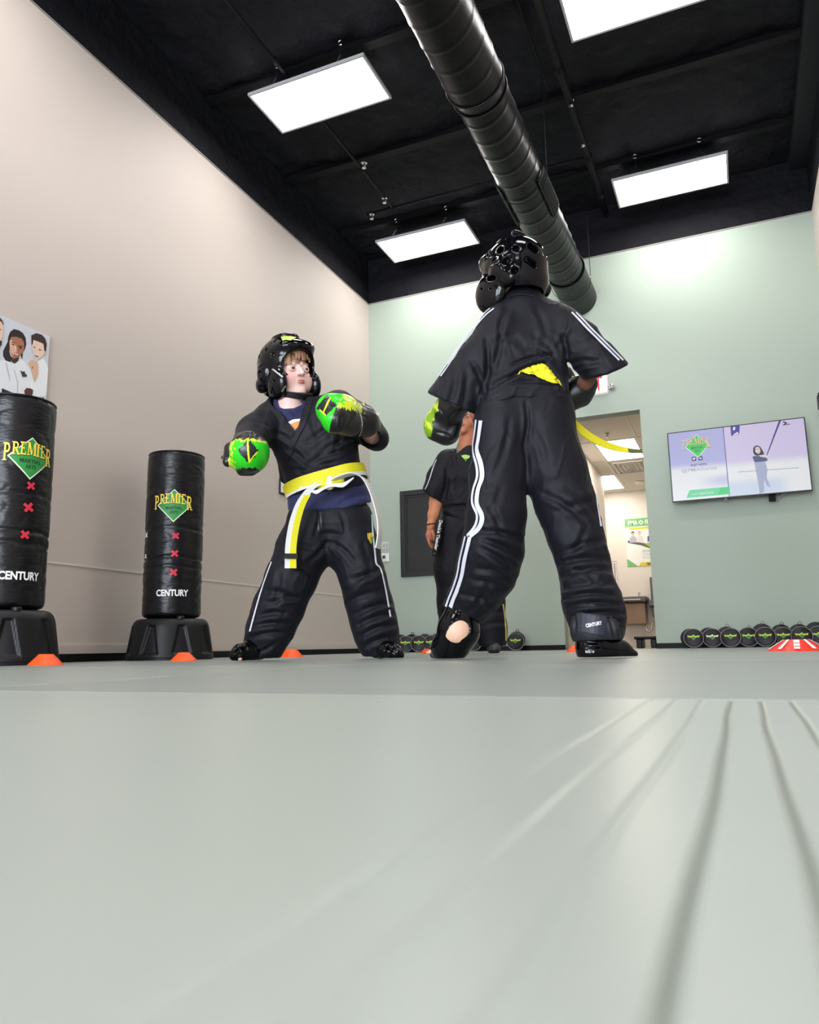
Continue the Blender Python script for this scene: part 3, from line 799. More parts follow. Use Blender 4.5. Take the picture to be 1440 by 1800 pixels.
e_go = em('screen_gold', (232, 205, 150)); e_bar = em('screen_bar', (92, 88, 150)); e_lt = em('screen_light_text', (186, 184, 200)); e_sh = em('screen_shirt', (62, 78, 120)); e_ln = em('screen_line', (150, 152, 180))
spoly('divider', [(.418, 0), (.424, 0), (.424, 1), (.418, 1)], e_bar)
spoly('green_band', [(.1, .03), (.43, .03), (.43, .14), (.13, .14)], e_gr2, .0003)
spoly('band_dark', [(.34, .04), (.425, .04), (.425, .135), (.36, .135)], em('screen_band_dark', (70, 214, 130)), .0006)
mb = MB()
for Vv, Ff, mi in logo_parts():
    Vv = np.asarray(Vv); s = .225*SW
    mb.add([[x0+b+.215*SW+v_[0]*s, TY-.002-v_[2]*.2, z0_+b+.80*SH+v_[1]*s] for v_ in Vv], [f[:] for f in Ff], mi)
mb.build('screen_emblem', [e_wh, e_gr, e_go, em('screen_dkgreen', (20, 90, 40))], scr)
def stext(s_, u, v_, wd, ht, m, bold=.0):
    Vv, Ff = fit_text(s_, wd*SW, ht*SH, bold)
    obj('screen_lettering', [[x0+b+u*SW+a[0], TY-.0022, z0_+b+v_*SH+a[1]] for a in Vv], Ff, m, scr)
stext('POST WITH', .215, .495, .12, .033, e_nv, .02); stext('@PMASienna', .215, .425, .27, .065, e_lt, .012)
stext('POWERED BY', .17, .075, .06, .018, e_wh); stext('Spark Social', .255, .075, .1, .05, e_wh, .01)
for k, u in enumerate((.183, .232)):
    spoly('icon_tile', [(u-.017, .565), (u-.013, .558), (u+.013, .558), (u+.017, .565), (u+.017, .612), (u+.013, .62), (u-.013, .62), (u-.017, .612)], e_nv)
    if k == 0:
        spoly('icon_shape', [(u-.011, .575), (u-.002, .572), (u+.007, .582), (u+.010, .6), (u+.012, .606), (u+.004, .607), (u, .6), (u-.010, .606), (u-.010, .592), (u-.006, .583)], e_wh, .0006)
    else:
        spoly('icon_shape', [(u+.009*math.cos(a), .589+.016*math.sin(a)) for a in np.linspace(0, 6.28, 16, endpoint=False)], e_wh, .0006)
        spoly('icon_dot', [(u+.004*math.cos(a), .589+.007*math.sin(a)) for a in np.linspace(0, 6.28, 10, endpoint=False)], e_nv, .001)
spoly('wall_banner', [(.475, .86), (.535, .88), (.545, 1), (.475, 1)], em('screen_violet', (60, 44, 150)))
spoly('banner_white', [(.485, .865), (.53, .885), (.525, .91), (.50, .89)], e_wh, .0005)
spoly('banner_white', [(.49, .945), (.505, .94), (.512, .985), (.497, .99)], e_wh, .0005)
spoly('wall_rail', [(.50, .33), (.93, .31), (.93, .318), (.50, .338)], e_ln)
spoly('long_staff', [(.713, .53), (.720, .53), (.842, 1), (.826, 1)], em('screen_staff', (40, 32, 130)), .0015)
spoly('corner_mark', [(.845, .93), (.868, .955), (.85, .975), (.862, .985), (.885, .955), (.872, .938), (.905, .945), (.895, .93)], e_dk)
spoly('figure_hair', [(.63, .555), (.622, .60), (.625, .655), (.642, .685), (.66, .685), (.678, .66), (.692, .60), (.70, .55), (.68, .54), (.645, .54)], e_dk, .001)
spoly('figure_face', [(.637, .60), (.64, .655), (.655, .668), (.672, .65), (.676, .60), (.664, .565), (.65, .57)], e_sk, .0016)
spoly('figure_brows', [(.642, .632), (.655, .635), (.655, .628), (.642, .625)], e_dk, .002); spoly('figure_brows', [(.662, .637), (.672, .637), (.672, .63), (.662, .63)], e_dk, .002)
spoly('figure_mouth', [(.651, .592), (.658, .586), (.668, .594), (.66, .595)], em('screen_lip', (170, 90, 90)), .002)
spoly('figure_shirt', [(.613, .53), (.63, .54), (.68, .53), (.70, .51), (.72, .48), (.715, .45), (.625, .45)], e_sh, .0012)
spoly('figure_trousers', [(.625, .45), (.70, .45), (.712, .33), (.70, .22), (.722, .08), (.70, .09), (.68, .19), (.673, .02), (.64, .0), (.635, .2), (.628, .33)], e_gy, .0010)
spoly('figure_arm', [(.665, .545), (.70, .535), (.735, .53), (.738, .505), (.70, .505), (.668, .52)], e_sk, .0018)

# exit sign with emergency lamp
ex = empty('exit_sign', (-1.1, 6.93, 2.34), 'white exit sign with red letters, half hidden by the sleeve', 'exit sign')
a, z = onY(1067, 672, 6.93)[0], onY(1055, 691, 6.93)[2]
m_exit = mat('exit_sign_face', (245, 240, 240), .4, emit=(255, 225, 228), strength=.35)
obj('housing', *box_vf((a-.34, 6.93, z), (a, 6.998, z+.21), .012), m_exit, ex)
Vv, Ff = fit_text('EXIT', .25, .135, .012); obj('exit_lettering', place(Vv, (a-.165, 6.9285, z+.095), (1, 0, 0), (0, 0, 1)), Ff, mat('exit_red', (215, 40, 62), .4, emit=(220, 30, 50), strength=.35), ex)
q = onY(1074.5, 680, 6.93)
V, F = lathe_vf([(.001, 0), (.026, .002), (.03, .012), (.03, .035), (.02, .055), (.001, .06)], 20); V = V[:, [0, 2, 1]]; lampo = obj('lamp_head', V+[q[0], 6.91, q[2]], [f[::-1] for f in F], mat('lamp_grey', (150, 152, 155), .35), ex, smooth=True)
for rr in (.012, .021): obj('lens_ring', *tube_vf([[q[0]+rr*math.cos(t_), 6.909, q[2]+rr*math.sin(t_)] for t_ in np.linspace(0, 2*PI, 25)], .0016, 6, False), m_chrome, lampo)

# dark framed window on the far wall
wx0, wx1 = onY(705.5, 930, YB)[0], -2.25; wz0, wz1 = .737, 1.607
fw = .05
wf = MB()
wf.box((wx0, YB-.03, wz0), (wx0+fw, YB, wz1), bev=.004); wf.box((wx1-fw, YB-.03, wz0), (wx1, YB, wz1), bev=.004)
wf.box((wx0+fw, YB-.03, wz0), (wx1-fw, YB, wz0+fw), bev=.004); wf.box((wx0+fw, YB-.03, wz1-fw), (wx1-fw, YB, wz1), bev=.004)
w3 = wf.build('window_3', mat('window_frame_black', (26, 27, 29), .45)); w3['kind'] = 'structure'
ib = MB(); e = .022
ib.box((wx0+fw, YB-.018, wz0+fw), (wx0+fw+e, YB, wz1-fw)); ib.box((wx1-fw-e, YB-.018, wz0+fw), (wx1-fw, YB, wz1-fw)); ib.box((wx0+fw+e, YB-.018, wz0+fw), (wx1-fw-e, YB, wz0+fw+e)); ib.box((wx0+fw+e, YB-.018, wz1-fw-e), (wx1-fw-e, YB, wz1-fw))
ib.build('stop_bead', m_blackflat, w3)
obj('pane', *box_vf((wx0+fw+e, YB-.010, wz0+fw+e), (wx1-fw-e, YB-.002, wz1-fw-e)), mat('dark_glass', (40, 43, 44), .12, spec=.6), w3)

# light switch and thermostat
q = onY(678, 959, YB)
sw = empty('light_switch', (q[0], YB, q[2]), 'pale double light switch above the thermostat', 'light switch')
obj('plate', *box_vf((q[0]-.036, YB-.008, q[2]-.036), (q[0]+.036, YB, q[2]+.036), .003), mat('switch_plate', (205, 212, 208), .4), sw)
for k in (-1, 1): obj('rocker', *box_vf((q[0]+k*.016-.010, YB-.013, q[2]-.022), (q[0]+k*.016+.010, YB-.007, q[2]+.022), .002), mat('rocker_grey', (168, 175, 178), .4), sw)
q = onY(678.3, 980.5, YB)
th = empty('thermostat', (q[0], YB, q[2]), 'white square thermostat with a small dark display', 'thermostat')
obj('body', *box_vf((q[0]-.047, YB-.026, q[2]-.044), (q[0]+.047, YB, q[2]+.044), .006), m_whitepl, th)
obj('display', *box_vf((q[0]-.026, YB-.0275, q[2]-.012), (q[0]+.008, YB-.0255, q[2]+.022)), mat('lcd', (70, 80, 76), .3), th)
obj('button', *box_vf((q[0]-.02, YB-.0285, q[2]-.034), (q[0]+.02, YB-.0255, q[2]-.026), .001), MATS['switch_plate'], th)
# small black speaker on the right wall, at the very edge
q = onY(1439, 705, 6.55)
spk = empty('wall_speaker', (XR, 6.55, q[2]), 'small black wall speaker at the right edge above the television', 'speaker')
obj('cabinet', *box_vf((q[0]-.004, 6.5, q[2]-.06), (XR-.04, 6.62, q[2]+.06), .012), m_blackflat, spk)
obj('bracket', *box_vf((XR-.04, 6.54, q[2]-.02), (XR, 6.58, q[2]+.02)), m_steel, spk)
obj('lens', *tube_vf([[q[0]+.02, 6.5, q[2]], [q[0]+.02, 6.493, q[2]]], .018, 16), mat('lens_grey', (150, 155, 160), .2), spk)
# small framed notice on the beige wall behind the boy
A = onX(490.5, 841, XL); B = onX(506, 873, XL)
ns = empty('framed_notice', (XL, (A[1]+B[1])/2, B[2]), 'small white notice in a black frame on the beige wall, half behind the boy\'s waist', 'notice')
obj('backing', *box_vf((XL, A[1], B[2]), (XL+.012, A[1]+.42, A[2]), .002), m_blackflat, ns)
obj('sheet', *box_vf((XL+.012, A[1]+.012, B[2]+.016), (XL+.014, A[1]+.40, A[2]-.012)), m_white, ns)
# crumpled tissue at the wall
q = onZ(103, 1150, .03); rngn = np.random.RandomState(8)
bm = bmesh.new(); bmesh.ops.create_icosphere(bm, subdivisions=3, radius=1)
V = np.array([v_.co[:] for v_ in bm.verts]); F = [[v_.index for v_ in f.verts] for f in bm.faces]; bm.free()
V = V*(1+.35*vnoise(V+3, 1.7, 2, 2))[:, None]*[.022, .05, .018]
tag(obj('crumpled_tissue', V+[XL+.055, 2.99, .018], F, m_whitepl, smooth=False), 'crumpled white tissue on the floor by the beige wall', 'tissue')

# poster on the beige wall: three young people in white uniforms
A = onX(88, 592, XL+.014); B = onX(0, 560, XL+.014); PW, PH = 1.15, .95
pr = np.array([XL+.014, A[1], A[2]])
po = empty('poster', (XL, A[1]-PW/2, A[2]-PH), 'poster of young martial artists in white uniforms, behind the left punching bag', 'poster')
obj('board', *box_vf((XL+.001, A[1]-PW, A[2]-PH), (XL+.014, A[1], A[2]), .001), mat('poster_paper', (214, 216, 226), .55), po)
def Q(px, py): # poster coordinates from the photo's layout
    q = onX(px, py, XL+.0155); return [q[1], q[2]]
lay = [0]
def pp(name, pts, c, dense=False):
    lay[0] += 1
    m = mat('poster_%s' % '_'.join(map(str, c)), c, .55)
    V = [[XL+.0145+lay[0]*.00012, *Q(a_, b_)] for a_, b_ in pts]
    return obj(name, V, [list(range(len(pts)))[::-1]], m, po)
def C8(px): return [(a_*120/982, 540+b_*220/1800) for a_, b_ in px]
pp('printed_uniform', C8([(-200, 900), (0, 760), (80, 760), (170, 800), (230, 810), (310, 740), (360, 790), (430, 830), (470, 900), (470, 1290), (-200, 1290)]), (236, 238, 242))
pp('printed_uniform', C8([(540, 780), (630, 735), (665, 800), (695, 880), (668, 1270), (490, 1290), (400, 1250), (460, 1060), (480, 960)]), (240, 241, 244))
pp('printed_fold', C8([(85, 790), (100, 800), (150, 1050), (140, 1060), (100, 900)]), (196, 194, 200))
pp('printed_fold', C8([(200, 900), (212, 900), (262, 1080), (262, 1260), (245, 1260), (248, 1090)]), (200, 198, 204))
pp('printed_hair', C8([(110, 500), (120, 420), (150, 350), (200, 315), (270, 330), (330, 370), (370, 440), (378, 540), (360, 600), (330, 650), (320, 755), (300, 700), (150, 560), (135, 640), (165, 740), (150, 790), (80, 765), (45, 700), (45, 630), (80, 560)]), (30, 24, 24))
pp('printed_face', C8([(135, 500), (160, 430), (230, 425), (310, 450), (345, 500), (350, 580), (330, 640), (280, 710), (225, 750), (190, 730), (160, 670), (140, 590)]), (176, 112, 84))
pp('printed_face', C8([(140, 500), (155, 460), (215, 530), (245, 640), (190, 690), (160, 650), (140, 580)]), (228, 178, 150))
pp('printed_neck', C8([(150, 700), (200, 740), (280, 715), (260, 770), (210, 812), (165, 780)]), (62, 36, 30))
pp('printed_brow', C8([(165, 495), (215, 515), (212, 525), (165, 507)]), (40, 26, 22)); pp('printed_brow', C8([(265, 550), (325, 560), (325, 572), (265, 563)]), (40, 26, 22))
pp('printed_eye', C8([(168, 525), (205, 532), (203, 548), (172, 542)]), (28, 20, 20)); pp('printed_eye', C8([(272, 572), (312, 580), (310, 600), (276, 592)]), (28, 20, 20))
pp('printed_mouth', C8([(195, 650), (235, 668), (280, 675), (250, 700), (220, 692)]), (120, 40, 40)); pp('printed_smile', C8([(204, 658), (236, 672), (272, 678), (248, 690), (222, 682)]), (245, 240, 235))
pp('printed_nose', C8([(215, 560), (232, 560), (240, 615), (222, 628), (208, 620)]), (240, 200, 176))
pp('printed_face', C8([(460, 480), (530, 470), (620, 530), (640, 640), (625, 690), (575, 730), (530, 760), (500, 740), (470, 640), (455, 560)]), (238, 208, 190))
pp('printed_hair', C8([(448, 405), (520, 372), (600, 395), (650, 450), (672, 530), (655, 655), (635, 620), (630, 530), (560, 500), (480, 470), (465, 540), (452, 540)]), (52, 30, 26))
pp('printed_ear', C8([(625, 660), (665, 625), (668, 640), (635, 710)]), (222, 180, 160))
pp('printed_eye', C8([(478, 560), (508, 580), (506, 592), (480, 575)]), (60, 40, 36)); pp('printed_eye', C8([(552, 600), (590, 612), (588, 626), (556, 616)]), (60, 40, 36))
pp('printed_mouth', C8([(498, 685), (525, 700), (552, 710), (540, 722), (505, 706)]), (110, 30, 34))
pp('printed_fist', C8([(440, 760), (520, 780), (545, 830), (545, 950), (525, 1020), (490, 1078), (475, 1000), (450, 920), (440, 870), (400, 820)]), (224, 180, 150))
pp('printed_knuckle', C8([(455, 850), (470, 855), (472, 885), (458, 885)]), (150, 96, 72))
pp('printed_badge', C8([(285, 905), (320, 930), (350, 920), (355, 955), (385, 975), (380, 1000), (320, 1003), (305, 950)]), (48, 54, 40))
pp('printed_fist', C8([(345, 1200), (380, 1160), (440, 1170), (472, 1190), (468, 1240), (455, 1285), (400, 1290), (355, 1260)]), (84, 44, 44))
pp('printed_belt', C8([(25, 1165), (80, 1190), (200, 1240), (380, 1275), (450, 1300), (440, 1340), (15, 1260)]), (24, 42, 40))
pp('printed_belt', C8([(482, 1290), (600, 1300), (632, 1300), (625, 1335), (580, 1350), (485, 1325)]), (30, 32, 36))
pp('printed_hair', C8([(-60, 120), (0, 155), (30, 190), (50, 240), (40, 260), (15, 210), (-60, 200)]), (92, 56, 40))
pp('printed_face', C8([(-60, 200), (10, 210), (45, 270), (40, 400), (10, 470), (-60, 500)]), (236, 202, 184))
pp('printed_eye', C8([(-20, 310), (8, 318), (8, 335), (-20, 330)]), (50, 34, 30))
pp('printed_collar', C8([(-60, 500), (0, 480), (22, 490), (20, 540), (-30, 600)]), (26, 26, 28))

# hallway furnishings
FX = HY-.001
def HB(px, py, Y=HY): return onY(px, py, Y)
A = HB(1098, 913); hp = empty('poster', (A[0]+.27, HY, 1.26), 'green and white school poster at the end of the hallway', 'poster')
pw, ph = .58, HB(1100, 913)[2]-HB(1103, 997)[2]
X0, Z1 = A[0], A[2]; Z0 = Z1-ph
obj('sheet', *box_vf((X0, HY-.006, Z0), (X0+pw, HY, Z1)), mat('poster_white', (236, 238, 234), .6), hp)
hl = [0]
def hpp(n_, pts, c):
    hl[0] += 1
    return obj(n_, [[X0+u*pw, HY-.0065-hl[0]*.0004, Z0+v_*ph] for u, v_ in pts], [list(range(len(pts)))], mat('hallposter_%s' % '_'.join(map(str, c)), c, .6), hp)
hpp('printed_band', [(0, .83), (1, .83), (1, 1), (0, 1)], (120, 190, 116)); hpp('printed_rule', [(.12, .77), (1, .77), (1, .81), (.12, .81)], (226, 206, 60))
hpp('printed_corner', [(0, 0), (.3, 0), (0, .17)], (120, 190, 116)); hpp('printed_footer', [(.3, 0), (1, 0), (1, .08), (.36, .08)], (226, 206, 60))
hpp('printed_shape', [(.05, .55), (.5, .47), (.62, .44), (.72, .4), (.85, .47), (1, .52), (1, .46), (.72, .33), (.4, .43), (.05, .5)], (90, 96, 84))
hpp('printed_shape', [(.5, .45), (.72, .34), (.92, .45), (.72, .5)], (150, 190, 60))
for u, c, hc_ in ((.2, (176, 178, 190), (60, 46, 44)), (.38, (214, 214, 218), (196, 170, 120)), (.68, (80, 78, 160), (40, 32, 30)), (.92, (200, 202, 210), (70, 50, 44))):
    hpp('printed_figure', [(u-.1, .5), (u+.1, .5), (u+.09, .6), (u+.03, .64), (u-.03, .64), (u-.09, .6)], c)
    hpp('printed_face', [(u+.04*math.cos(t_), .68+.035*math.sin(t_)) for t_ in np.linspace(0, 6.28, 10, endpoint=False)], (226, 190, 170))
    hpp('printed_hair', [(u-.045, .68), (u-.04, .72), (u, .735), (u+.04, .72), (u+.045, .68), (u+.02, .705), (u-.02, .705)], hc_)
def htext(s_, u, v_, wd, ht, c, bold=.01):
    Vv, Ff = fit_text(s_, wd*pw, ht*ph, bold); hl[0] += 1
    obj('printed_lettering', [[X0+u*pw+a_[0], HY-.0065-hl[0]*.0004, Z0+v_*ph+a_[1]] for a_ in Vv], Ff, mat('hallposter_t_%s' % '_'.join(map(str, c)), c, .6), hp)
htext('PMA', .22, .91, .26, .1, (245, 248, 244), .03); htext('FRIENDS', .76, .91, .42, .1, (245, 248, 244), .03)
hpp('printed_diamond', [(.44, .96), (.52, .91), (.44, .86), (.36, .91)], (245, 248, 244)); hpp('printed_diamond', [(.44, .935), (.485, .91), (.44, .885), (.395, .91)], (120, 190, 116))
htext('GIVE A GIFT', .68, .31, .5, .04, (150, 152, 156)); htext('bring a friend to class', .68, .255, .5, .02, (130, 132, 140)); htext('try it free this month', .68, .215, .5, .02, (130, 132, 140)); htext('ask at the front desk', .68, .175, .5, .02, (130, 132, 140))
htext('PMA friends', .7, .04, .36, .045, (60, 62, 40))
# extinguisher sign, extinguisher
A = HB(1081.5, 1008); sg = empty('extinguisher_sign', (A[0], HY, A[2]), 'tall narrow white fire extinguisher sign above the extinguisher', 'sign')
obj('plate', *box_vf((A[0]-.04, HY-.004, A[2]-.2), (A[0]+.04, HY, A[2]+.2)), m_white, sg)
fr = MB()
for q_ in (((-.037, -.197), (-.032, .197)), ((.032, -.197), (.037, .197)), ((-.037, -.197), (.037, -.19)), ((-.037, .19), (.037, .197))): fr.box((A[0]+q_[0][0], HY-.006, A[2]+q_[0][1]), (A[0]+q_[1][0], HY-.004, A[2]+q_[1][1]))
m_dred = mat('sign_red', (120, 40, 46), .5)
fr.build('border', m_dred, sg)
Vv, Ff = fit_text('FIRE EXTINGUISHER', .30, .03, .01)
obj('sign_lettering', place(Vv, (A[0], HY-.0065, A[2]+.02), (0, 0, 1), (-1, 0, 0)), Ff, m_dred, sg)
obj('arrow', [[A[0]-.02, HY-.0065, A[2]-.15], [A[0], HY-.0065, A[2]-.185], [A[0]+.02, HY-.0065, A[2]-.15]], [[0, 1, 2]], m_dred, sg)
A = HB(1084, 1050); fz = .56
fe = empty('fire_extinguisher', (A[0], HY-.1, fz), 'red fire extinguisher hanging on the hallway end wall', 'fire extinguisher')
m_fred = mat('extinguisher_red', (170, 26, 34), .25, coat=.5)
V, F = lathe_vf([(.001, 0), (.05, 0), (.058, .01), (.058, .28), (.045, .32), (.02, .335), (.001, .335)], 24, (A[0], HY-.08, fz)); cyl_ = obj('cylinder', V, F, m_fred, fe, smooth=True)
V, F = lathe_vf([(.0595, .08), (.0595, .2)], 24, (A[0], HY-.08, fz)); obj('label_wrap', V, F[:24], mat('label_cream', (225, 215, 180), .5), fe)
vb = MB(); vb.box((A[0]-.018, HY-.1, fz+.33), (A[0]+.018, HY-.06, fz+.37), bev=.003); vb.box((A[0]-.06, HY-.09, fz+.37), (A[0]+.012, HY-.07, fz+.38)); vb.box((A[0]-.07, HY-.09, fz+.40), (A[0]+.012, HY-.07, fz+.41)); vb.build('valve_handle', m_chrome, fe)
obj('hose', *tube_vf(spline([[A[0]-.02, HY-.08, fz+.35], [A[0]-.075, HY-.09, fz+.3], [A[0]-.07, HY-.1, fz+.15], [A[0]-.062, HY-.1, fz+.05]], 20), .009, 8), m_blackflat, fe, smooth=True)
obj('wall_hook', *box_vf((A[0]-.02, HY-.06, fz+.25), (A[0]+.02, HY, fz+.31)), m_steel, fe)
# drinking fountain, twin units
m_brz = mat('fountain_cabinet', (150, 120, 98), .35, metal=.25); m_dk = mat('fountain_top', (88, 84, 80), .3, metal=.6)
A = HB(1094, 1052); B = HB(1141, 1052); zt_ = A[2]; zb_ = HB(1100, 1099)[2]
df = empty('drinking_fountain', ((A[0]+B[0])/2, HY-.2, zb_), 'lower drinking fountain with tan cabinet and dark basin, in the hallway', 'drinking fountain', 'twin drinking fountains')
V, F = box_vf((A[0]+.04, HY-.3, zb_), (B[0]-.03, HY, zt_-.09), .015); obj('cabinet', V, F, m_brz, df)
obj('basin', *box_vf((A[0], HY-.42, zt_-.09), (B[0]+.01, HY, zt_), .02), m_dk, df)
obj('bowl', *box_vf((A[0]+.05, HY-.38, zt_-.001), (B[0]-.05, HY-.08, zt_+.002)), m_chrome, df)
obj('spout', *tube_vf(spline([[B[0]-.14, HY-.12, zt_], [B[0]-.14, HY-.12, zt_+.05], [B[0]-.12, HY-.16, zt_+.07], [B[0]-.1, HY-.19, zt_+.05]], 12), .01, 8), m_chrome, df, smooth=True)
obj('push_bar', *box_vf((A[0]+.06, HY-.435, zt_-.06), (B[0]-.08, HY-.42, zt_-.035), .004), m_chrome, df)
obj('drain_trap', *tube_vf(spline([[B[0]-.05, HY-.1, zb_+.02], [B[0]-.06, HY-.1, zb_-.06], [B[0]-.02, HY-.1, zb_-.11], [B[0]+.02, HY-.1, zb_-.07], [B[0]+.02, HY-.1, zb_+.05]], 24), .014, 10), m_chrome, df, smooth=True)
C_ = HB(1146, 1038); dg = empty('drinking_fountain', (C_[0]+.2, HY-.2, .5), 'higher drinking fountain half hidden behind the doorway edge', 'drinking fountain', 'twin drinking fountains')
obj('cabinet', *box_vf((B[0]+.06, HY-.25, .45), (B[0]+.40, HY, HB(1142, 1068)[2]), .015), mat('fountain_grey', (130, 112, 106), .35, metal=.25), dg)
obj('basin', *box_vf((B[0]+.02, HY-.38, HB(1142, 1068)[2]), (B[0]+.42, HY, HB(1142, 1060)[2]+.03), .015), m_dk, dg)
obj('bottle_filler', *box_vf((B[0]+.04, HY-.1, HB(1142, 1060)[2]+.03), (B[0]+.38, HY, HB(1142, 1015)[2]), .015), mat('filler_dark', (96, 94, 92), .35), dg)
# exercise step on the floor in the doorway
q = onY(1138, 1132, 8.0)
st = empty('exercise_step', (q[0], 8.0, 0), 'low black plastic exercise step on the floor beyond the doorway', 'exercise step')
L0, L1 = onY(1117, 1130, 8.0)[0], onY(1117, 1130, 8.0)[0]+.5
mb = MB(); mb.box((L0, 7.9, .085), (L1, 8.2, .115), bev=.012); mb.build('platform', m_baseplastic, st)
for k in range(4):
    xx = L0+.02+k*.135
    obj('leg', *box_vf((xx, 7.92, 0), (xx+.055, 8.18, .087), .008), m_baseplastic, st)
# dark door leaning ajar in the hallway, seen past the knee
q = onY(1061, 900, 11.3)
hd = empty('door_4', (HX0, 11.2, 0)); hd['kind'] = 'structure'
obj('door_leaf', *box_vf((HX0, 9.9, 0), (HX0+.02, 10.8, 1.98), .002), mat('hall_door_dark', (58, 52, 50), .4), hd)
obj('door_handle', *tube_vf([[HX0+.02, 10.7, .93], [HX0+.06, 10.7, .93], [HX0+.06, 10.6, .93]], .01, 8), m_chrome, hd)
# ================================================================== MODELLING BY DISTANCE FIELDS
class Field:
    def __init__(s, lo, hi, h):
        s.lo = np.array(lo, float); s.h = h
        n = np.ceil((np.array(hi, float)-s.lo)/h).astype(int)+1
        s.n = n; s.ax = [(s.lo[i]+h*np.arange(n[i])).astype(np.float32) for i in range(3)]
        s.f = np.full(n, 9.0, np.float32)
    def blk(s, lo, hi, m):
        a = np.clip(np.floor((np.array(lo)-m-s.lo)/s.h).astype(int), 0, s.n)
        b = np.clip(np.ceil((np.array(hi)+m-s.lo)/s.h).astype(int)+1, 0, s.n)
        sl = tuple(slice(a[i], b[i]) for i in range(3))
        return sl, s.ax[0][sl[0]][:, None, None], s.ax[1][sl[1]][None, :, None], s.ax[2][sl[2]][None, None, :]
    def u(s, prim, k=.0):
        fn, lo, hi = prim; sl, x, y, z = s.blk(lo, hi, k+3*s.h)
        if 0 in s.f[sl].shape: return s
        d = fn(x, y, z); f = s.f[sl]
        if k > 0:
            t = np.clip(.5+.5*(f-d)/k, 0, 1); s.f[sl] = np.where(f > 8, d, f+(d-f)*t-k*t*(1-t))
        else: s.f[sl] = np.minimum(f, d)
        return s
    def s(s, prim, k=.0):
        fn, lo, hi = prim; sl, x, y, z = s.blk(lo, hi, k+3*s.h)
        if 0 in s.f[sl].shape: return s
        d = -fn(x, y, z); f = s.f[sl]
        if k > 0:
            t = np.clip(.5-.5*(f-d)/k, 0, 1); s.f[sl] = f+(d-f)*t+k*t*(1-t)
        else: s.f[sl] = np.maximum(f, d)
        return s
    def pit(s, prim, f0, depth, k=.0025):       # a recess no deeper than 'depth' below the first surface
        fn, lo, hi = prim; sl, x, y, z = s.blk(lo, hi, k+3*s.h)
        if 0 in s.f[sl].shape: return s
        d = np.minimum(-fn(x, y, z), f0[sl]+depth); f = s.f[sl]
        t = np.clip(.5-.5*(f-d)/k, 0, 1); s.f[sl] = f+(d-f)*t+k*t*(1-t)
        return s
    def floor(s, z0):
        d = z0-s.ax[2][None, None, :]; s.f = np.maximum(s.f, d); return s
    def mesh(s, smooth=2, disp=None):
        f = s.f; f[0] = 9; f[-1] = 9; f[:, 0] = 9; f[:, -1] = 9; f[:, :, 0] = 9; f[:, :, -1] = 9
        ins = f < 0; nx, ny, nz = f.shape
        c = ins[:-1, :-1, :-1].astype(np.int8)
        tot = sum(ins[i:nx-1+i, j:ny-1+j, k:nz-1+k].astype(np.int8) for i in (0, 1) for j in (0, 1) for k in (0, 1))
        act = (tot > 0) & (tot < 8)
        I = np.argwhere(act); idm = np.full(act.shape, -1, np.int32); idm[act] = np.arange(len(I))
        acc = np.zeros((len(I), 3)); cnt = np.zeros(len(I))
        cor = [(i, j, k) for i in (0, 1) for j in (0, 1) for k in (0, 1)]
        val = {q: f[I[:, 0]+q[0], I[:, 1]+q[1], I[:, 2]+q[2]] for q in cor}
        for q in cor:
            for a in range(3):
                if q[a] == 0:
                    r = list(q); r[a] = 1; r = tuple(r)
                    v0, v1 = val[q], val[r]; m = (v0 < 0) != (v1 < 0)
                    t = np.where(m, v0/np.where(m, v0-v1, 1), 0); t = np.clip(t, 0, 1)
                    p = np.tile(np.array(q, float), (len(I), 1)); p[:, a] = t
                    acc += p*m[:, None]; cnt += m
        V = (I+acc/cnt[:, None])*s.h+s.lo
        Fs = []
        for a in range(3):
            b, c_ = (a+1) % 3, (a+2) % 3
            A = np.moveaxis(ins, a, 0); e = A[:-1] != A[1:]
            e = np.moveaxis(e, 0, a); E = np.argwhere(e)
            E = E[(E[:, b] > 0) & (E[:, c_] > 0)]
            def g(db, dc):
                q = E.copy(); q[:, b] -= db; q[:, c_] -= dc; return idm[q[:, 0], q[:, 1], q[:, 2]]
            quad = np.stack([g(1, 1), g(0, 1), g(0, 0), g(1, 0)], 1)
            flip = ~ins[E[:, 0], E[:, 1], E[:, 2]]
            quad[flip] = quad[flip][:, ::-1]
            Fs.append(quad)
        F = np.concatenate(Fs); F = F[(F >= 0).all(1)]
        ed = np.concatenate([F[:, [0, 1]], F[:, [1, 2]], F[:, [2, 3]], F[:, [3, 0]]])
        for it in range(smooth):
            S_ = np.zeros_like(V); C_ = np.zeros(len(V))
            for w in range(3): S_[:, w] = np.bincount(ed[:, 0], V[ed[:, 1], w], len(V))+np.bincount(ed[:, 1], V[ed[:, 0], w], len(V))
            C_ = np.bincount(ed.ravel(), minlength=len(V)); V = V*.45+.55*S_/np.maximum(C_, 1)[:, None]
        if disp is not None:
            N = normals(V, F); V = V+N*disp(V, N)[:, None]
        return V, F
def normals(V, F):
    n = np.cross(V[F[:, 2]]-V[F[:, 0]], V[F[:, 3]]-V[F[:, 1]]); N = np.zeros_like(V)
    for j in range(4):
        for w in range(3): N[:, w] += np.bincount(F[:, j], n[:, w], len(V))
    return N/np.maximum(np.linalg.norm(N, axis=1), 1e-12)[:, None]
